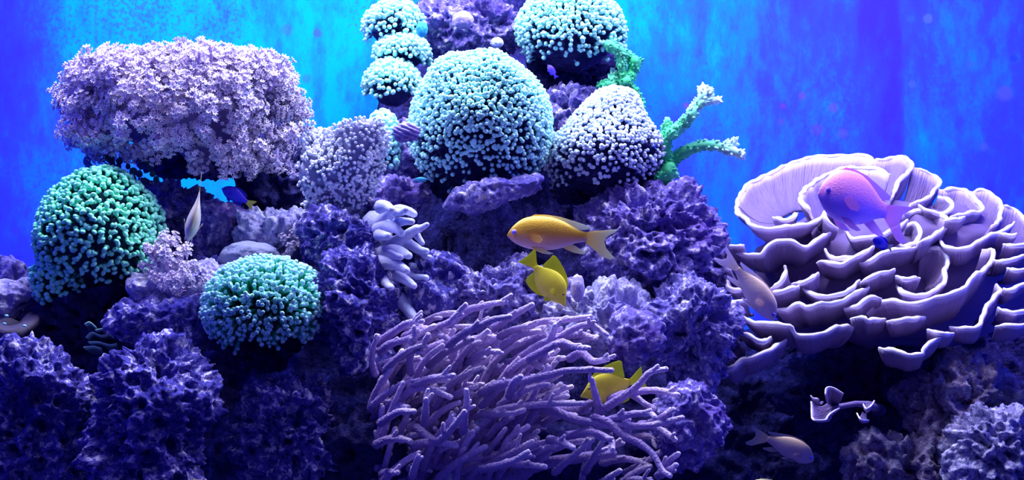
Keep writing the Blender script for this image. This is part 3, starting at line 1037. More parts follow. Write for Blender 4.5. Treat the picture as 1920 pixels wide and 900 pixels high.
def branching_soft():
    m = organic('purple_branch', [(0.0, (0.20, 0.13, 0.40)), (0.6, (0.50, 0.37, 0.68)), (1.0, (0.90, 0.76, 0.95))], 0.8, 0.2, bump=1.0, bscale=420, bdist=0.003)
    base = P(800, 900, -0.04)
    root = thing('branching_soft_coral', 'purple branching soft coral with long fingers sweeping over the rock', 'coral', base, 'finger corals')
    r = random.Random(9)
    rad = 1.0

    def q(p):
        return (690 + p[0] / 2.647, 560 + p[1] / 2.647)
    tr = [[(250, 190), (320, 150), (400, 120), (440, 80), (485, 30)], [(400, 130), (490, 60), (560, 40), (620, 25), (685, 15)], [(620, 150), (700, 95), (760, 60), (815, 30)],
          [(400, 230), (480, 170), (550, 140), (620, 105), (705, 88)], [(640, 260), (730, 190), (800, 140), (860, 115), (980, 105), (1105, 90)], [(760, 290), (850, 230), (950, 190), (1040, 140), (1110, 130), (1185, 180)],
          [(800, 300), (870, 260), (960, 215), (1030, 240), (1095, 245)], [(60, 210), (150, 150), (200, 120), (270, 112)], [(560, 470), (640, 430), (760, 410), (900, 380), (1000, 355), (1210, 355)],
          [(1180, 540), (1290, 470), (1350, 420), (1400, 365), (1480, 350)], [(1050, 560), (1100, 520), (1200, 490), (1290, 470), (1370, 520), (1420, 545)], [(1200, 500), (1290, 470), (1400, 455), (1470, 460), (1540, 480)],
          [(1150, 620), (1240, 590), (1330, 570), (1400, 570), (1425, 590)], [(820, 540), (900, 545), (1000, 590), (1130, 620), (1250, 630), (1400, 630), (1560, 590)], [(1380, 630), (1440, 600), (1480, 575), (1515, 550)],
          [(1350, 625), (1400, 630), (1460, 655), (1525, 700)], [(480, 720), (560, 640), (640, 560), (740, 535), (850, 525), (950, 520), (1070, 520)], [(340, 830), (420, 800), (560, 790), (650, 780), (700, 690), (795, 635)],
          [(560, 840), (650, 800), (740, 750), (815, 710)], [(560, 850), (640, 830), (720, 805), (795, 760)], [(600, 830), (700, 820), (800, 825), (880, 835)],
          [(1120, 590), (1200, 620), (1270, 680), (1350, 720), (1420, 780), (1460, 850), (1500, 880)], [(1450, 870), (1460, 850), (1500, 800), (1540, 770)], [(1440, 880), (1480, 860), (1530, 825)],
          [(90, 540), (140, 495), (200, 440), (270, 410), (395, 405)], [(100, 540), (150, 510), (220, 450), (310, 450), (410, 490)], [(230, 430), (300, 400), (350, 390), (425, 380)], [(470, 660), (480, 590), (490, 520), (488, 455)],
          [(860, 300), (890, 230), (915, 180), (930, 130)], [(60, 260), (120, 220), (200, 200), (330, 135)], [(300, 330), (380, 270), (460, 230), (520, 200)], [(480, 330), (560, 270), (650, 262)], [(80, 330), (180, 280), (260, 240), (300, 180)],
          [(60, 620), (120, 580), (160, 560), (230, 560)], [(240, 640), (330, 700), (380, 650), (430, 600)], [(280, 620), (285, 560), (288, 500)], [(300, 720), (360, 700), (420, 640), (480, 560)], [(1280, 690), (1285, 640), (1270, 600)],
          [(1150, 560), (1130, 480), (1110, 400)], [(900, 700), (960, 710), (1020, 740)], [(60, 520), (130, 520), (200, 540)], [(1000, 300), (1060, 270), (1120, 310), (1190, 300)], [(700, 480), (720, 420), (760, 385)], [(180, 190), (280, 150), (400, 200)],
          [(1000, 680), (1100, 660), (1200, 700), (1215, 750)], [(70, 870), (110, 860), (150, 862)], [(220, 880), (225, 860), (250, 780)]]
    traced = []
    for k, pts in enumerate(tr):
        yy = -0.15 - 0.07 * r.random()
        n = len(pts)
        traced.append(([P(*q(p), yy + 0.05 * (1 - i / (n - 1))) for i, p in enumerate(pts)], 8.5, 5.0))
    # smaller branches filling the thicket behind the long ones
    fill = []
    while len(fill) < 225:
        px, py = r.uniform(690, 1190), r.uniform(600, 915)
        top = 600 + max(0, (px - 1000)) * 0.30
        if py < top or (px > 1060 and py < 745 and px + (740 - py) * 0.4 > 1110) or (px > 1000 and 800 < py < 880 and r.random() < .8):
            continue
        if px > 960 and py > 840 and r.random() < 0.6:
            continue
        ang = math.radians(r.gauss(44 - (px - 700) * 0.05, 20))
        L = r.uniform(55, 120)
        cv = r.uniform(-1.0, 0.1)
        yy = r.uniform(-0.13, 0.0)
        pts, x, y2, a = [], px, py, ang + 0.3
        for i in range(5):
            pts.append(P(x, y2, yy - 0.03 * i / 4))
            x += math.cos(a) * L / 4
            y2 -= math.sin(a) * L / 4
            a += cv / 4
        if any(1075 < 960 + p.x / S(p.y) < 1230 and 655 < 450 - p.z / S(p.y) < 778 for p in pts):
            continue
        if y2 < np.interp(x, [690, 800, 900, 1000, 1100, 1180, 1240], [606, 592, 582, 592, 600, 640, 720]):
            continue
        fill.append((pts, r.uniform(6.5, 9.5), r.uniform(4.0, 5.5)))
    for pts, r0, r1 in traced + fill:
        s = S(pts[0].y)
        acc = Acc()
        path = catmull(pts, 22)
        nubbed_branch(path, r0 * s, r1 * s, 9, 0.22, 330, acc, 0.1, 1.0)
        for k in range(r.choice((1, 2, 2, 3))):      # side twigs
            i = r.randrange(6, 20)
            tn = Vector(path[i] - path[i - 1]).normalized()
            d = (tn + Vector((r.gauss(0, .5), r.gauss(-.3, .4), r.gauss(.4, .6)))).normalized()
            p = Vector(path[i])
            l = r.uniform(10, 26) * s
            nubbed_branch(catmull([p, p + d * l * .5, p + d * l + Vector((0.2 * l, 0, .1 * l))], 5), r1 * s * .95, r1 * s * .7, 6, .1, 200, acc, i / 22, 1.0)
        acc.v = [v - np.array(base) for v in acc.v]
        link('branch', acc.mesh('branch', [m]), root)
    for (a, b, c, d, w) in [((760, 960), (800, 860), (860, 760), (930, 690), 24), ((800, 960), (740, 860), (745, 760), (790, 680), 24), ((820, 960), (900, 880), (1000, 790), (1100, 765), 22), ((780, 960), (720, 880), (700, 800), (720, 720), 24),
                            ((800, 960), (830, 800), (860, 700), (900, 640), 20), ((820, 960), (920, 910), (1020, 870), (1150, 850), 18)]:
        path = catmull([P(*p, 0.0 - 0.03 * i) for i, p in enumerate((a, b, c, d))], 18)
        v, f, t = tube(path, np.linspace(w, w * .45, 18) * S(0), 12, 0.15, 60)
        link('trunk', make_mesh('trunk', v - np.array(base), f, [m], t=t * 0.35), root)


branching_soft()


# ------------------------------------------------------------------ plate (cabbage) coral
M_PLATE = organic('plate_coral', [(0.0, (0.75, 0.64, 0.88)), (0.07, (0.27, 0.20, 0.38)), (1.0, (0.17, 0.12, 0.29))], 0.75, 0.16, 40, 0.8, 160, bdist=0.004)
def striate(m):
    nt = m.node_tree
    N, L = nt.nodes, nt.links
    u = N.new('ShaderNodeAttribute')
    u.attribute_name = 'u'
    t = N.new('ShaderNodeAttribute')
    t.attribute_name = 't'
    cx = N.new('ShaderNodeCombineXYZ')
    mu = N.new('ShaderNodeMath')
    mu.operation = 'MULTIPLY'
    mu.inputs[1].default_value = 330
    mt = N.new('ShaderNodeMath')
    mt.operation = 'MULTIPLY'
    mt.inputs[1].default_value = 5
    L.new(u.outputs['Fac'], mu.inputs[0])
    L.new(t.outputs['Fac'], mt.inputs[0])
    L.new(mu.outputs[0], cx.inputs[0])
    L.new(mt.outputs[0], cx.inputs[1])
    n = N.new('ShaderNodeTexNoise')
    n.inputs['Scale'].default_value = 1.0
    n.inputs['Detail'].default_value = 3
    L.new(cx.outputs[0], n.inputs['Vector'])
    b = N.new('ShaderNodeBump')
    b.inputs['Strength'].default_value = 0.9
    b.inputs['Distance'].default_value = 0.004
    L.new(n.outputs['Fac'], b.inputs['Height'])
    L.new(b.outputs[0], N['Principled BSDF'].inputs['Normal'])


striate(M_PLATE)
M_RIM = organic('plate_coral_rim', [(0, (0.98, 0.92, 1.0)), (1, (0.98, 0.92, 1.0))], 0.6, 0.04, bump=0.2)


def plate(root, base, rim, centre, shrink=0.3, closed=False, curl=0.25, rim_r=4.2, seed=0, thick=0.0035, flare=0.0, frill=3.0):
    """rim: 3-D points; the blade runs from the rim back and down to a small foot near 'centre'"""
    rim = [Vector(p) for p in rim]
    ln = sum((rim[i + 1] - rim[i]).length for i in range(len(rim) - 1))
    n = max(14, int(ln / 0.0045))
    Rm = catmull(rim, n, closed)
    wob = np.stack([pnoise(Rm * 55 + seed), pnoise(Rm * 55 + 31 + seed), pnoise(Rm * 70 + 67 + seed)], axis=1)
    Rm = Rm + wob * frill * S(0.15) * np.array([1, 1.6, 1.0])
    c = np.array(centre)
    mean = Rm.mean(axis=0)
    B = c + shrink * (Rm - mean)
    m = 10
    ss = np.linspace(0, 1, m)
    V, T, U = [], [], []
    leng = np.linalg.norm(Rm - B, axis=1)[:, None]
    out = Rm - B
    out[:, 2] = 0
    out /= np.linalg.norm(out, axis=1)[:, None] + 1e-9
    for s_ in ss:
        prof = s_ ** 0.9
        p = Rm * (1 - prof) + B * prof
        p = p + np.array([0, 0, -1.0]) * leng * curl * math.sin(math.pi * s_ ** 0.8) + out * leng * flare * math.sin(math.pi * s_)
        w = pnoise(np.column_stack([np.linspace(0, ln * 45, n) + seed * 5, np.full(n, s_ * 2.0), np.full(n, seed * 1.7)]))
        p = p + out * (w * 0.0035 * math.sin(math.pi * min(1, s_ + .15)))[:, None]
        V.append(p)
        T.append(np.full(n, s_))
        U.append(np.linspace(0, ln, n) + seed)
    V = np.vstack(V) - np.array(base)
    F = []
    for i in range(m - 1):
        for j in range(n if closed else n - 1):
            k = (j + 1) % n
            F.append((i * n + j, i * n + k, (i + 1) * n + k, (i + 1) * n + j))
    o = link('plate', make_mesh('plate', V, F, [M_PLATE], t=np.concatenate(T), u=np.concatenate(U)), root)
    so = o.modifiers.new('thick', 'SOLIDIFY')
    so.thickness = thick
    so.offset = 0
    wv = 1 + 0.35 * pnoise(Rm * 90 + seed)
    rr = rim_r * S(0.15) * wv
    if not closed:
        taper = np.clip(np.minimum(np.arange(n), np.arange(n)[::-1]) / 3.0, 0.35, 1)
        rr = rr * taper
    v, f, t = tube(Rm - np.array(base), rr, 7, closed=closed)
    link('rim', make_mesh('rim', v, f, [M_RIM], t=t), o)
    return o


def cabbage():
    base = P(1640, 640, 0.26)
    root = thing('plate_coral', 'large lilac plate coral of curled leaves with white rims', 'coral', base, 'plate corals')

    def q(cx, cy):
        return 1320 + cx / 1.957, 260 + cy / 1.957

    def yd(py):            # tiers lower down stand further forward
        return 0.06 + 0.20 * (640 - py) / 330.0
    # bowls whose inside shows: points with an extra depth (metres, + = further back)
    bowls = [
        ([(120, 245, .07), (135, 200, .10), (175, 160, .13), (240, 130, .15), (310, 95, .17), (385, 70, .18), (480, 64, .18), (580, 62, .18), (612, 90, .16), (520, 240, .05), (445, 272, .0), (425, 298, -.02), (395, 314, -.03), (330, 322, -.04), (260, 330, -.05), (190, 325, -.04), (150, 292, -.01), (122, 272, .03)], (330, 300), .07, 0.25, True),
        ([(345, 215, .0), (375, 182, .04), (430, 142, .08), (500, 113, .10), (570, 108, .10), (640, 114, .09), (682, 130, .07)], (500, 330), .03, 0.4, False),
        ([(345, 215, .0), (360, 240, -.02), (385, 262, -.03), (400, 292, -.03)], (470, 300), .05, 0.3, False),
        ([(612, 85, .12), (650, 78, .13), (690, 72, .14), (735, 70, .13), (762, 98, .10), (740, 130, .07), (712, 165, .05), (690, 212, .03)], (640, 260), .05, 0.3, False),
        ([(765, 105, .12), (815, 122, .13), (852, 142, .13), (865, 166, .11), (845, 190, .08), (820, 215, .05), (760, 240, .03)], (720, 300), .04, 0.3, False),
        ([(865, 190, .10), (920, 184, .12), (960, 192, .11), (1000, 225, .08), (1020, 262, .05), (960, 275, .03), (900, 290, .02)], (880, 340), .06, 0.3, False),
        ([(975, 195, .12), (1020, 190, .13), (1060, 208, .12), (1090, 240, .10), (1085, 290, .06), (1060, 320, .03)], (980, 360), .05, 0.35, False),
        ([(1080, 245, .12), (1130, 258, .13), (1170, 290, .12), (1200, 330, .10), (1190, 370, .05)], (1090, 400), .05, 0.35, False),
        ([(862, 370, .02), (880, 396, -.01), (930, 405, -.02), (990, 390, -.01), (1040, 360, .01), (1090, 345, .03), (1142, 308, .05)], (960, 420), .07, 0.4, False),
        ([(720, 275, .04), (770, 268, .06), (830, 270, .06), (885, 292, .04), (892, 318, .02), (850, 350, .0), (800, 378, -.02), (785, 388, -.02)], (760, 420), .07, 0.35, False),
        ([(800, 405, .05), (850, 402, .05), (885, 425, .04), (895, 455, .03), (880, 490, .01), (885, 525, .0), (840, 560, -.03), (785, 578, -.04), (730, 565, -.03), (705, 537, -.01)], (790, 560), .04, 0.4, False),
        ([(1020, 405, .05), (1055, 410, .05), (1060, 440, .04), (1030, 482, .02), (985, 505, .0), (960, 545, -.02), (900, 570, -.03), (850, 586, -.03), (770, 610, -.03), (700, 596, -.02), (640, 602, -.01), (597, 640, .0)], (850, 640), .08, 0.4, False),
        ([(1070, 535, .04), (1088, 560, .03), (1050, 600, .01), (1020, 650, -.01), (1010, 690, -.02), (960, 697, -.02), (902, 690, -.01)], (980, 700), .06, 0.3, False),
        ([(75, 790, .05), (120, 760, .06), (140, 765, .05)], (150, 830), .02, 0.4, False),
        ([(60, 812, .03), (90, 850, -.02), (130, 815, -.02), (190, 800, -.03), (240, 775, -.02), (302, 738, .0)], (190, 790), .09, 0.4, False),
        ([(255, 285, .0), (290, 298, -.02), (330, 290, -.02), (345, 270, .0)], (300, 320), .03, 0.3, False),
        ([(400, 345, .0), (425, 300, -.0), (445, 270, -.0), (440, 285, -.03), (470, 320, -.03), (490, 330, -.02)], (430, 340), .05, 0.3, False),
        ([(735, 320, .03), (770, 312, .03), (792, 345, .01), (780, 375, -.01), (740, 395, -.02), (700, 395, .0)], (730, 400), .04, 0.3, False),
        ([(860, 210, .05), (905, 230, .03), (910, 255, .02), (870, 275, .01), (820, 262, .01), (785, 245, .02)], (830, 290), .05, 0.3, False),
    ]
    for k, (pts, c, dc, sh, cl) in enumerate(bowls):
        cpx = q(*c)
        y0 = yd(cpx[1])
        rim = [P(*q(a, b), y0 + d) for a, b, d in pts]
        plate(root, base, rim, P(*cpx, y0 + dc), sh, cl, 0.18, 4.6, k)
    # leaves seen edge-on: bright rim, dark outside dropping back to the core
    rows = [
        [(75, 395), (110, 410), (150, 425), (210, 425), (235, 395), (280, 375), (330, 380), (370, 400), (410, 375), (465, 345)],
        [(80, 395), (120, 392), (150, 390)],
        [(415, 460), (440, 450), (490, 465), (530, 450), (580, 420), (625, 395)],
        [(445, 402), (460, 430), (500, 440), (560, 436), (600, 412)],
        [(570, 455), (600, 456), (650, 425), (700, 410), (780, 400)],
        [(240, 550), (280, 530), (300, 490), (296, 468)],
        [(320, 537), (380, 520), (418, 492)],
        [(230, 565), (280, 565), (320, 545), (350, 540)],
        [(360, 545), (400, 570), (440, 578), (500, 570), (545, 545), (572, 520)],
        [(570, 532), (620, 505), (702, 480)],
        [(270, 628), (310, 625), (350, 605), (380, 622), (430, 605), (490, 605), (540, 575), (606, 545)],
        [(515, 622), (560, 620), (600, 590), (620, 580), (650, 590)],
        [(705, 505), (740, 515), (795, 510)],
        [(135, 648), (180, 675), (250, 680), (320, 690), (340, 718), (400, 720), (450, 710), (490, 690), (553, 690)],
        [(538, 662), (580, 655), (600, 668), (668, 660)],
        [(672, 672), (720, 666), (812, 655)],
        [(130, 708), (170, 725), (210, 742), (247, 728)],
        [(645, 770), (690, 775), (740, 795), (800, 790), (806, 770), (862, 728)],
        [(820, 700), (870, 713), (916, 715)],
        [(1070, 692), (1100, 690), (1140, 686), (1190, 680)],
        [(1060, 445), (1110, 450), (1190, 428)],
        [(1100, 552), (1130, 555), (1190, 525)],
        [(1110, 472), (1150, 480), (1190, 478)],
        [(1100, 392), (1145, 392), (1190, 385)],
        [(520, 335), (548, 370), (600, 360), (660, 350), (700, 330), (748, 298)],
        [(75, 598), (110, 602), (155, 590)],
        [(78, 660), (85, 690), (110, 690), (140, 668)],
        [(80, 455), (76, 475), (100, 482)],
        [(85, 520), (90, 545), (120, 555), (150, 548)],
        [(880, 300), (920, 298), (960, 288)],
        [(1080, 350), (1120, 358), (1145, 350)],
        [(1080, 620), (1130, 640), (1190, 625)],
    ]
    for k, pts in enumerate(rows):
        xy = [q(*p) for p in pts]
        mx = sum(p[0] for p in xy) / len(xy)
        my = sum(p[1] for p in xy) / len(xy)
        y0 = yd(my) - 0.045
        n = len(xy)
        half = max(25.0, (max(p[0] for p in xy) - min(p[0] for p in xy)) / 2)
        rim = []
        for i, p in enumerate(xy):
            e = (p[0] - mx) / half
            rim.append(P(p[0], p[1], y0 + 0.035 * e * e * min(1, half / 80)))
        cx = mx + (1640 - mx) * 0.10
        depth = 0.05 + 0.05 * min(1, half / 90)
        plate(root, base, rim, P(cx, my + 22 + 16 * min(1, half / 90), y0 + depth + 0.02), 0.5, False, 0.08, 4.6, 40 + k)
    # solid heart that the leaves grow from
    v, f = ico(5)
    a = np.array([265, 115, 140]) * S(0.24)
    p = v * a * (1 + .12 * pnoise(v * 3.0) + .05 * pnoise(v * 9))[:, None]
    p += np.array(P(1680, 515, 0.27)) - np.array(base)
    link('core', make_mesh('core', p, f, [M_PLATE], t=np.ones(len(v))), root)


cabbage()


def fragment():
    base = P(1560, 790, -0.08)
    root = thing('plate_coral_fragment', 'small lilac plate coral fragment in the dark under the large plate coral', 'coral', base, 'plate corals')

    def q(cx, cy):
        return 1500 + cx / 7.5, 700 + cy / 7.5
    y = -0.10
    for k, (pts, c) in enumerate([([(355, 290, .0), (365, 215, .01), (440, 190, .02), (530, 230, .02), (610, 290, .02)], (470, 420)),
                                  ([(155, 390, .0), (160, 520, -.01), (170, 640, -.02), (230, 660, -.025), (355, 655, -.02), (400, 590, -.01), (560, 480, .02)], (480, 430)),
                                  ([(150, 310, .0), (190, 350, .0), (260, 350, .01)], (320, 400)),
                                  ([(890, 430, .0), (930, 500, -.01), (990, 470, -.01), (1050, 380, .01)], (960, 420)),
                                  ([(800, 560, .0), (860, 650, -.01), (970, 660, .0)], (900, 560))]):
        rim = [P(*q(a, b), y + d) for a, b, d in pts]
        plate(root, base, rim, P(*q(*c), y + 0.05), 0.3, False, 0.1, 1.3, 80 + k, frill=0.8, thick=0.0014)
    v, f, t = tube(catmull([P(*q(300, 560), y + .03), P(*q(640, 440), y + .05), P(*q(950, 440), y + .06), P(*q(1100, 520), y + .26)], 12), np.array([4, 5, 6, 7, 8, 8, 8, 9, 10, 12, 14, 16]) * S(y), 10, .2, 60)
    link('core', make_mesh('core', v - np.array(base), f, [M_PLATE], t=np.ones(len(t))), root)


fragment()


# ------------------------------------------------------------------ small reef dwellers
def brown_plate():
    base = P(25, 650, 0.0)
    root = thing('brown_plate_coral', 'flat brown plate coral with pale spots below the bright rubble', 'coral', base)
    m = organic('brown_plate', [(0, (0.07, 0.055, 0.10)), (1, (0.05, 0.04, 0.08))], 0.8, 0.4, 50, 0.6, 200)
    rim = [P(-40, 605, 0.08), P(-25, 612, -.04), P(20, 622, -.07), P(55, 612, -.05), P(72, 592, 0.0), P(50, 585, .06), P(0, 583, .09)]
    R_ = catmull(rim, 48, True)
    c = np.array(P(15, 640, 0.02))
    V, T = [], []
    for s_ in np.linspace(0, 1, 9):
        V.append(R_ * (1 - s_) + c * s_ + np.array([0, 0, 0.012 * math.sin(math.pi * s_)]))
        T.append(np.full(48, s_))
    V = np.vstack(V)
    V = V + (0.003 * pnoise(V * 60))[:, None]
    F = [(i * 48 + j, i * 48 + (j + 1) % 48, (i + 1) * 48 + (j + 1) % 48, (i + 1) * 48 + j) for i in range(8) for j in range(48)]
    o = link('plate', make_mesh('plate', V - np.array(base), F, [m], t=np.concatenate(T)), root)
    so = o.modifiers.new('thick', 'SOLIDIFY')
    so.thickness = 0.008
    foot = tube(catmull([P(15, 700, 0.03), P(15, 665, 0.02), P(15, 635, 0.01)], 6), np.array([26, 24, 24, 28, 34, 44]) * S(0), 12, .2, 50)
    link('stalk', make_mesh('stalk', foot[0] - np.array(base), foot[1], [m], t=np.ones(len(foot[2]))), root)
    m2 = organic('pale_spot', [(0, (0.35, 0.85, 0.75)), (1, (0.35, 0.85, 0.75))], 0.6)
    for px, py in [(8, 607), (46, 611), (27, 633), (12, 592)]:
        v, f = ico(2)
        link('polyp_spot', make_mesh('polyp_spot', v * np.array([4, 3, 2.5]) * S(-.05) + np.array(P(px, py, -0.07)) - np.array(base), f, [m2], t=np.ones(len(v))), root)


brown_plate()


def chalice():
    base = P(188, 640, -0.04)
    root = thing('ledge_coral', 'small dark green ledge coral with pale edges below the domed green coral', 'coral', base)
    m = organic('ledge_green', [(0, (0.25, 0.5, 0.5)), (0.15, (0.03, 0.10, 0.16)), (1, (0.01, 0.04, 0.12))], 0.7, 0.2)
    for k, pts in enumerate([[(158, 607), (168, 603), (180, 612)], [(160, 632), (172, 622), (190, 628), (205, 624), (214, 632)], [(165, 640), (185, 640), (205, 645), (219, 643)], [(178, 618), (195, 615), (204, 620)], [(156, 650), (175, 648), (190, 652)]]):
        Rm = catmull([P(a, b, -0.05) for a, b in pts], 16)
        B = Rm.mean(axis=0) + 0.5 * (Rm - Rm.mean(axis=0)) + np.array([0, .05, -.012])
        V, T = [], []
        for s_ in np.linspace(0, 1, 6):
            V.append(Rm * (1 - s_) + B * s_ - np.array(base) + np.array([0, 0, -.004 * math.sin(math.pi * s_)]))
            T.append(np.full(16, s_))
        F = [(i * 16 + j, i * 16 + j + 1, (i + 1) * 16 + j + 1, (i + 1) * 16 + j) for i in range(5) for j in range(15)]
        o = link('plate', make_mesh('plate', np.vstack(V), F, [m], t=np.concatenate(T)), root)
        so = o.modifiers.new('thick', 'SOLIDIFY')
        so.thickness = 0.0012


chalice()


def halimeda():
    y = 0.12
    s = S(y)
    base = P(225, 345, y)
    root = thing('coin_algae', 'dark green algae of coin-shaped leaves behind the domed green coral', 'seaweed', base)
    m = organic('coin_leaf', [(0, (0.01, 0.07, 0.14)), (1, (0.03, 0.16, 0.16))], 0.5, 0.4)
    v, f = ico(2)
    me = make_mesh('leaf', v * np.array([1, .25, 1]), f, [m], t=v[:, 2] * .5 + .5)
    r = random.Random(4)
    chains = [[(163, 302, 10), (167, 316, 11), (163, 332, 10)], [(177, 318, 9), (172, 330, 10)], [(203, 275, 8), (202, 285, 8), (206, 296, 9), (211, 308, 8), (212, 320, 8), (215, 332, 8)],
              [(228, 280, 7), (229, 291, 7), (224, 302, 7), (222, 312, 6), (226, 325, 8), (232, 335, 8)], [(236, 300, 6), (240, 312, 6), (250, 322, 8), (249, 335, 7)], [(258, 285, 6), (262, 298, 6), (264, 312, 6), (261, 326, 7)],
              [(276, 306, 6), (281, 316, 6), (286, 326, 6), (293, 336, 6)], [(199, 310, 5), (200, 322, 5), (200, 335, 6)], [(245, 345, 8), (270, 340, 7), (220, 345, 8), (190, 345, 8), (170, 345, 8)]]
    for ch in chains:
        for a, b, rad in ch:
            o = link('leaf', me, root)
            o.matrix_basis = Matrix.Translation(P(a, b, y + r.uniform(-.01, .02)) - base) @ Matrix.Rotation(r.uniform(-.6, .6), 4, 'Z') @ Matrix.Rotation(r.uniform(-.5, .5), 4, 'Y') @ Matrix.Diagonal((rad * s, rad * s, rad * s * 1.05, 1))
    st = Acc()
    for ch in chains[:8]:
        pts = [P(a, b, y + .005) for a, b, _ in ch] + [P(ch[-1][0], 352, y + .005)]
        t_ = tube(catmull(pts, 10), np.full(10, 1.2 * s), 5)
        st.add(t_[0] - np.array(base), t_[1], t_[2])
    link('stem', st.mesh('stem', [m]), root)


halimeda()


def sponge(label, px, py, rx, rz, y, cols, cat, name, seed, ripple=0.0, bump=0.5):
    s = S(y)
    v, f = ico(5)
    a = np.array([rx, (rx + rz) * .4, rz]) * s
    k = 1 + .10 * pnoise(v * 2.2 + seed) + .03 * pnoise(v * 7 + seed)
    if ripple:
        k = k + ripple * np.sin(v[:, 0] * 9 + v[:, 2] * 16 + 1.2 * pnoise(v * 3))
    m = organic(name + '_skin', cols, 0.8, 0.2, 50, bump, 220)
    o = link(name, make_mesh(name, v * a * k[:, None], f, [m], t=np.clip(v[:, 2] * .5 + .5 + .3 * pnoise(v * 5), 0, 1)), loc=P(px, py, y))
    return tag(o, label, cat)


sponge('smooth grey mound sponge above the green torch coral', 468, 482, 56, 30, 0.04, [(0, (0.20, 0.20, 0.42)), (1, (0.34, 0.36, 0.58))], 'sponge', 'mound_sponge', 2, bump=0.8)
sponge('striped violet clam below the teal-white polyp coral', 762, 248, 26, 19, 0.02, [(0, (0.12, 0.08, 0.34)), (0.5, (0.36, 0.28, 0.66)), (1, (0.55, 0.5, 0.85))], 'clam', 'striped_clam', 5, 0.08)
sponge('small round lilac sponge on the holed rock', 868, 38, 20, 17, 0.22, [(0, (0.26, 0.18, 0.5)), (1, (0.60, 0.48, 0.80))], 'sponge', 'round_sponge', 6)
sponge('pale round sponge ball beside the holed rock', 932, 80, 12, 10, 0.22, [(0, (0.5, 0.5, 0.8)), (1, (0.9, 0.92, 1.0))], 'sponge', 'round_sponge', 7)
sponge('small lilac sponge tip beside the yellow tang snout', 1083, 540, 13, 26, -0.02, [(0, (0.26, 0.22, 0.46)), (1, (0.50, 0.44, 0.70))], 'sponge', 'finger_sponge', 8)
sponge('flat cyan disc mushroom coral stuck to the white polyp coral', 791, 55, 11, 15, 0.20, [(0, (0.02, 0.32, 0.62)), (1, (0.06, 0.50, 0.78))], 'mushroom coral', 'disc_coral', 9, bump=0.2)


# ------------------------------------------------------------------ fish
def fin_mesh(name, outline, thick, mat, tshape=None):
    """a fin: outline [(x, z)] in body lengths, thin wedge section, with soft rays"""
    pts = [Vector((x, 0, z)) for x, z in outline]
    tris = geometry.tessellate_polygon([pts])
    n = len(pts)
    V = [(p.x, thick / 2, p.z) for p in pts] + [(p.x, -thick / 2, p.z) for p in pts]
    F = [tuple(t) for t in tris] + [tuple(n + i for i in reversed(t)) for t in tris]
    F += [(i, (i + 1) % n, n + (i + 1) % n, n + i) for i in range(n)]
    xs = np.array([p.x for p in pts] * 2)
    t = (xs - xs.min()) / (np.ptp(xs) + 1e-9)
    return make_mesh(name, V, F, [mat], smooth=False, t=t)


def fin_material(name, c0, c1, alpha, ray=60.0, rot=0.3):
    m = organic(name, [(0, c0), (1, c1)], 0.5, 0.08, bump=0, alpha=alpha)
    nt = m.node_tree
    N, L = nt.nodes, nt.links
    tc = N.new('ShaderNodeTexCoord')
    w = N.new('ShaderNodeTexWave')
    w.bands_direction = 'Z'
    w.inputs['Scale'].default_value = ray
    w.inputs['Distortion'].default_value = 1.0
    mp = N.new('ShaderNodeMapping')
    mp.inputs['Rotation'].default_value = (0, rot, 0)
    L.new(tc.outputs['Object'], mp.inputs[0])
    L.new(mp.outputs[0], w.inputs['Vector'])
    b = N.new('ShaderNodeBump')
    b.inputs['Strength'].default_value = 0.2
    b.inputs['Distance'].default_value = 0.01
    L.new(w.outputs['Fac'], b.inputs['Height'])
    L.new(b.outputs[0], N['Principled BSDF'].inputs['Normal'])
    bs = N['Principled BSDF']
    tl = N.new('ShaderNodeBsdfTranslucent')
    L.new(bs.inputs['Base Color'].links[0].from_socket, tl.inputs['Color'])
    mxs = N.new('ShaderNodeMixShader')
    mxs.inputs[0].default_value = 0.45
    L.new(bs.outputs[0], mxs.inputs[1])
    L.new(tl.outputs[0], mxs.inputs[2])
    L.new(mxs.outputs[0], N['Material Output'].inputs['Surface'])
    return m


ANTHIAS = dict(
    top=[(0, 0.0), (.03, .055), (.09, .13), (.18, .20), (.28, .235), (.42, .245), (.55, .235), (.68, .195), (.80, .135), (.90, .082), (1, .055)],
    bot=[(0, -.02), (.03, -.05), (.10, -.105), (.20, -.15), (.32, -.178), (.46, -.185), (.58, -.175), (.70, -.145), (.82, -.10), (.92, -.072), (1, -.060)],
    width=[(0, .03), (.08, .30), (.25, .44), (.45, .44), (.7, .34), (.9, .24), (1, .14)],
    fins={
        'tail_fin': [(.97, .055), (1.08, .075), (1.22, .088), (1.385, .105), (1.34, .06), (1.25, .01), (1.215, -.05), (1.24, -.14), (1.34, -.245), (1.31, -.28), (1.20, -.25), (1.08, -.15), (.97, -.060)],
        'dorsal_fin': [(.22, .20), (.34, .262), (.50, .262), (.66, .24), (.80, .20), (.92, .165), (1.04, .125), (1.02, .095), (.95, .085), (.84, .09), (.70, .16), (.5, .20)],
        'anal_fin': [(.66, -.13), (.74, -.165), (.84, -.205), (.96, -.222), (1.0, -.20), (.92, -.155), (.84, -.11), (.8, -.09)],
        'pelvic_fin': [(.30, -.15), (.36, -.19), (.44, -.222), (.53, -.235), (.58, -.222), (.50, -.19), (.44, -.16), (.40, -.15)],
    },
    pect=[(.26, -.02), (.32, .015), (.40, .0), (.45, -.05), (.42, -.09), (.34, -.08)], eye=(.085, .035, .034), pectoff=.5)

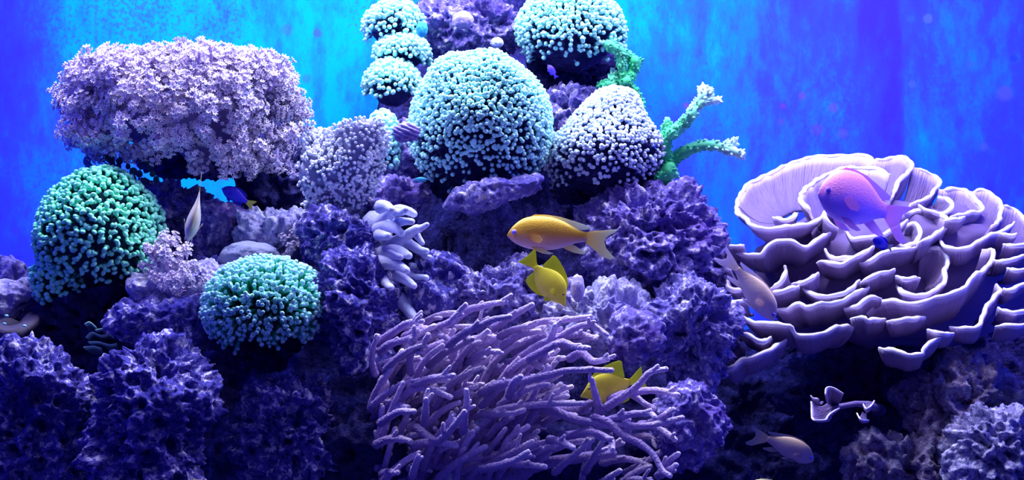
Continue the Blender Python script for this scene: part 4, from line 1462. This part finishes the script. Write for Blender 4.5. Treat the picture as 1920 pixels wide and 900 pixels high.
TANG = dict(
    top=[(0, -.005), (.05, .035), (.12, .10), (.22, .20), (.34, .28), (.48, .305), (.62, .285), (.76, .215), (.88, .12), (1, .05)],
    bot=[(0, -.035), (.06, -.06), (.14, -.105), (.24, -.175), (.36, -.235), (.50, -.262), (.64, -.245), (.78, -.18), (.90, -.10), (1, -.05)],
    width=[(0, .05), (.1, .22), (.3, .30), (.5, .28), (.75, .22), (1, .14)],
    fins={
        'tail_fin': [(.97, .05), (1.06, .09), (1.16, .16), (1.28, .23), (1.27, .12), (1.255, .0), (1.27, -.12), (1.28, -.22), (1.16, -.15), (1.06, -.09), (.97, -.05)],
        'dorsal_fin': [(.22, .19), (.30, .30), (.44, .38), (.60, .425), (.76, .45), (.90, .455), (.95, .42), (.93, .30), (.92, .12), (.86, .12), (.7, .22), (.5, .27), (.35, .25)],
        'anal_fin': [(.38, -.22), (.50, -.305), (.64, -.345), (.78, -.355), (.88, -.335), (.92, -.27), (.93, -.10), (.86, -.12), (.7, -.20), (.5, -.24)],
        'pelvic_fin': [(.26, -.17), (.30, -.24), (.36, -.30), (.38, -.25), (.36, -.21)],
    },
    pect=[(.28, -.05), (.34, .01), (.42, .02), (.44, -.04), (.38, -.08), (.32, -.08)], eye=(.20, .095, .028), pectoff=.5)

DAMSEL = dict(
    top=[(0, 0.0), (.04, .06), (.12, .14), (.25, .21), (.4, .235), (.55, .22), (.7, .17), (.85, .105), (1, .065)],
    bot=[(0, -.02), (.05, -.06), (.15, -.13), (.3, -.19), (.45, -.20), (.6, -.18), (.75, -.13), (.88, -.085), (1, -.06)],
    width=[(0, .04), (.1, .28), (.3, .42), (.5, .42), (.75, .32), (1, .16)],
    fins={
        'tail_fin': [(.97, .06), (1.06, .09), (1.2, .15), (1.30, .17), (1.24, .05), (1.20, .0), (1.24, -.06), (1.30, -.16), (1.2, -.13), (1.06, -.08), (.97, -.06)],
        'dorsal_fin': [(.25, .19), (.4, .27), (.6, .275), (.75, .25), (.88, .20), (.92, .14), (.85, .09), (.7, .15), (.5, .2)],
        'anal_fin': [(.5, -.17), (.6, -.23), (.75, -.24), (.88, -.19), (.90, -.12), (.82, -.09), (.7, -.13)],
        'pelvic_fin': [(.3, -.17), (.36, -.24), (.45, -.27), (.45, -.22), (.4, -.18)],
    },
    pect=[(.27, -.02), (.33, .02), (.40, .0), (.43, -.05), (.38, -.08), (.32, -.07)], eye=(.12, .04, .032), pectoff=.5)


def fish(label, T, nose, tail, y, cols, fin_cols, alpha=0.8, dy=0.0, up=(0, 0, 1), zs=1.0, ws=1.0, eye_col=(0.35, 0.30, 0.8), tail_cols=None, bend=0.0, name='fish', group=None, tail_sq=1.0, pupil_col=(0.01, 0.01, 0.06)):
    """nose and tail-base pixels; dy tips the tail away from the viewer (+)"""
    a, b = P(*nose, y), P(*tail, y + dy)
    Lm = (b - a).length
    X = (b - a).normalized()
    Z = Vector(up) - X * Vector(up).dot(X)
    Z.normalize()
    Y = Z.cross(X)
    root = thing(name, label, 'fish', a, group)
    M = Matrix((X, Y, Z)).transposed().to_4x4()
    root.matrix_basis = Matrix.Translation(a) @ M @ Matrix.Scale(Lm, 4)
    n, seg = 30, 18
    xs = np.linspace(0, 1, n) ** 1.25

    def smooth(ctrl, q):
        p = catmull([(u, w, 0) for u, w in ctrl], 200)
        return np.interp(q, p[:, 0], p[:, 1])
    top, bot = smooth(T['top'], xs) * zs, smooth(T['bot'], xs) * zs
    wid = smooth(T['width'], xs)
    V, t = [], []
    def bent(x):
        return bend * (x - 0.35) ** 2 * (1 if x > .35 else 0.3)
    for i in range(n):
        mid, h = (top[i] + bot[i]) / 2, (top[i] - bot[i]) / 2
        w = h * wid[i] * ws * 1.05 if i else h * 0.3
        for j in range(seg):
            an = 2 * math.pi * j / seg
            ca, sa = math.cos(an), math.sin(an)
            V.append((xs[i], bent(xs[i]) + w * math.copysign(abs(ca) ** 0.85, ca), mid + h * math.copysign(abs(sa) ** 1.05, sa)))
            t.append(0.5 + 0.5 * sa)
    F = [(i * seg + j, i * seg + (j + 1) % seg, (i + 1) * seg + (j + 1) % seg, (i + 1) * seg + j) for i in range(n - 1) for j in range(seg)]
    F.append(tuple(range(seg))[::-1])
    F.append(tuple((n - 1) * seg + j for j in range(seg)))
    mb = organic(name + '_body', cols, 0.45, 0.05, 6.0, 0.15, 70, spec=0.35, bdist=0.02)
    link('body', make_mesh('body', V, F, [mb], t=t), root)
    mf = fin_material(name + '_fin', fin_cols[0], fin_cols[1], alpha)
    mt = fin_material(name + '_tail', tail_cols[0], tail_cols[1], alpha) if tail_cols else mf
    for fn, ol in T['fins'].items():
        ol = [(x, z * zs) for x, z in ol]
        if fn == 'tail_fin' and tail_sq != 1.0:
            ol = [(x, z * tail_sq) for x, z in ol]
        me = fin_mesh(fn, ol, 0.012, mt if fn == 'tail_fin' else mf)
        if bend:
            for v in me.vertices:
                v.co.y += bent(v.co.x)
        if fn == 'pelvic_fin':
            for sgn in (-1, 1):
                o = link(fn, me, root)
                o.matrix_basis = Matrix.Translation((0, sgn * .035, 0)) @ Matrix.Rotation(sgn * 0.15, 4, 'X')
        else:
            link(fn, me, root)
    pm = fin_mesh('pectoral_fin', [(x, z * zs) for x, z in T['pect']], 0.008, organic(name + '_pectoral', [(0, cols[len(cols) // 2][1]), (1, fin_cols[0])], 0.5, 0.05, bump=0, alpha=0.45))
    px0 = T['pect'][0][0]
    wp = np.interp(px0, xs, wid * (top - bot) / 2 * ws)
    for sgn in (-1, 1):
        o = link('pectoral_fin', pm, root)
        o.matrix_basis = Matrix.Translation((px0, sgn * wp * 1.0, 0)) @ Matrix.Rotation(sgn * 0.35, 4, 'Z') @ Matrix.Translation((-px0, 0, 0))
    ex, ez, er = T['eye']
    i = np.searchsorted(xs, ex)
    h = (top[i] - bot[i]) / 2
    mid = (top[i] + bot[i]) / 2
    rel = min(0.95, abs(ez * zs - mid) / h)
    we = h * wid[i] * ws * 1.05 * (1 - rel ** 2) ** 0.45
    me_e = organic(name + '_eye', [(0, eye_col), (1, eye_col)], 0.15, 0, bump=0, spec=0.5)
    me_p = organic(name + '_pupil', [(0, pupil_col), (1, pupil_col)], 0.1, 0, bump=0, spec=0.5)
    v, f = ico(3)
    eme = make_mesh('eye', v * np.array([er, er * .5, er]), f, [me_e], t=np.ones(len(v)))
    pme = make_mesh('pupil', v * np.array([er * .55, er * .3, er * .55]), f, [me_p], t=np.ones(len(v)))
    for sgn in (-1, 1):
        e = link('eye', eme, root, (ex, sgn * we * 0.97, ez * zs))
        link('pupil', pme, e, (0, sgn * er * .32, 0))
    return root


OR = [(0.0, (0.70, 0.52, 0.62)), (0.22, (0.84, 0.46, 0.30)), (0.5, (1.0, 0.48, 0.05)), (0.8, (1.0, 0.56, 0.03)), (1, (1.0, 0.74, 0.10))]
ORF = ((1.0, 0.78, 0.18), (0.85, 0.92, 0.75))
fish('orange fish with forked pale tail above the yellow tang', ANTHIAS, (951, 440), (1101, 444), -0.06, OR, ORF, 0.92, name='anthias_fish', eye_col=(0.55, 0.42, 0.95), pupil_col=(0.30, 0.18, 0.85))
YE = [(0.0, (0.75, 0.68, 0.10)), (0.5, (0.88, 0.80, 0.04)), (1, (1.0, 0.90, 0.04))]
YEF = ((0.85, 0.85, 0.04), (0.72, 0.80, 0.05))
fish('yellow tang swimming nose-down below the orange fish', TANG, (1061, 572), (1003, 499), -0.03, YE, YEF, 1.0, name='tang_fish', up=(0.8, 0, 0.6), eye_col=(0.5, 0.45, 0.1), zs=1.0)
fish('yellow tang half hidden among the purple coral branches', TANG, (1088, 742), (1182, 716), -0.125, YE, YEF, 1.0, name='tang_fish', eye_col=(0.5, 0.45, 0.1), up=(0.1, 0, 1))
PK = [(0.0, (0.42, 0.24, 1.0)), (0.35, (0.60, 0.26, 1.0)), (0.6, (1.0, 0.34, 0.80)), (1, (1.0, 0.40, 0.62))]
fish('pink and violet fish in front of the plate coral bowls', ANTHIAS, (1534, 362), (1662, 396), 0.02, PK, ((0.80, 0.30, 0.75), (0.55, 0.35, 0.85)), 0.7, dy=0.06, zs=1.28, ws=0.9, name='anthias_fish', eye_col=(0.25, 0.12, 0.7), pupil_col=(0.10, 0.06, 0.55), tail_sq=0.85)
PE = [(0.0, (0.80, 0.66, 0.80)), (0.4, (0.92, 0.68, 0.70)), (0.75, (0.95, 0.66, 0.55)), (1, (1.0, 0.78, 0.50))]
fish('pale peach fish diving past the edge of the plate coral', ANTHIAS, (1452, 600), (1381, 503), -0.06, PE, ((0.95, 0.80, 0.62), (0.88, 0.82, 1.0)), 0.9, name='anthias_fish', up=(0.8, 0, 0.6), eye_col=(0.25, 0.2, 0.9), pupil_col=(0.06, 0.05, 0.8), zs=0.9, tail_sq=0.8)
DM = [(0.0, (0.38, 0.30, 0.44)), (0.5, (0.40, 0.30, 0.40)), (1, (0.60, 0.44, 0.26))]
fish('dusky gold fish in the dark below the small plate fragment', ANTHIAS, (1526, 864), (1438, 822), -0.10, DM, ((0.40, 0.32, 0.34), (0.12, 0.14, 0.36)), 0.55, name='anthias_fish', eye_col=(0.10, 0.20, 0.9), pupil_col=(0.04, 0.10, 0.7), up=(0.4, 0, 0.9))
CW = [(0.0, (0.55, 0.48, 0.62)), (0.5, (0.74, 0.64, 0.62)), (1, (0.78, 0.70, 0.52))]
fish('slender cream fish diving, seen from above, before the cyan gap', ANTHIAS, (351, 456), (378, 362), -0.04, CW, ((0.80, 0.78, 0.35), (0.75, 0.72, 0.62)), 0.9, name='anthias_fish', up=(0.30, -1, 0.1), ws=1.3, bend=0.10, eye_col=(0.4, 0.35, 0.5), tail_sq=0.8)
BL = [(0.0, (0.03, 0.03, 0.80)), (0.6, (0.05, 0.03, 0.80)), (1, (0.06, 0.03, 0.6))]
fish('royal blue damselfish with yellow tail under the feathery coral', DAMSEL, (416, 353), (463, 379), 0.10, BL, ((0.03, 0.03, 0.70), (0.03, 0.03, 0.60)), 1.0, name='damselfish', tail_cols=((0.80, 0.75, 0.15), (0.70, 0.65, 0.20)), up=(0.4, 0, 0.9), eye_col=(0.03, 0.03, 0.3), zs=1.1)
fish('tiny blue damselfish between the plate coral leaves', DAMSEL, (1636, 449), (1665, 462), 0.0, BL, ((0.03, 0.03, 0.70), (0.03, 0.03, 0.60)), 1.0, name='damselfish', tail_cols=((0.55, 0.55, 0.35), (0.30, 0.30, 0.60)), up=(0.3, 0, 0.9), eye_col=(0.03, 0.03, 0.3), dy=0.015)
fish('small violet damselfish below the highest white polyp coral', DAMSEL, (1027, 122), (1040, 141), 0.14, [(0, (0.10, 0.04, 0.75)), (1, (0.16, 0.06, 0.85))], ((0.10, 0.04, 0.7), (0.12, 0.05, 0.8)), 1.0, name='damselfish', up=(0.8, 0, 0.5), eye_col=(0.03, 0.03, 0.3), zs=1.15)
fish('small cyan fish in the shade under the white dome coral', DAMSEL, (776, 338), (802, 336), 0.02, [(0, (0.03, 0.25, 0.5)), (1, (0.10, 0.75, 0.85))], ((0.10, 0.5, 0.7), (0.30, 0.45, 0.45)), 1.0, name='damselfish', eye_col=(0.03, 0.03, 0.3), zs=0.8)
fish('yellow fish peeping over the small pale rock', TANG, (-32, 545), (44, 521), 0.14, YE, YEF, 1.0, name='tang_fish', eye_col=(0.5, 0.45, 0.1), up=(0.2, 0, 1), zs=0.8)
fish('pale yellow fish back just rising below the tall craggy boulder', ANTHIAS, (338, 917), (410, 919), -0.28, [(0, (0.6, 0.45, 0.3)), (1, (0.95, 0.75, 0.40))], ((0.8, 0.7, 0.4), (0.7, 0.65, 0.5)), 0.9, name='anthias_fish', eye_col=(0.3, 0.3, 0.8))
fish('pale yellow fish back just rising below the dusky gold fish', ANTHIAS, (1398, 916), (1478, 922), -0.20, [(0, (0.6, 0.5, 0.35)), (1, (0.90, 0.80, 0.45))], ((0.8, 0.75, 0.45), (0.6, 0.75, 0.65)), 0.9, name='anthias_fish', eye_col=(0.3, 0.3, 0.8))
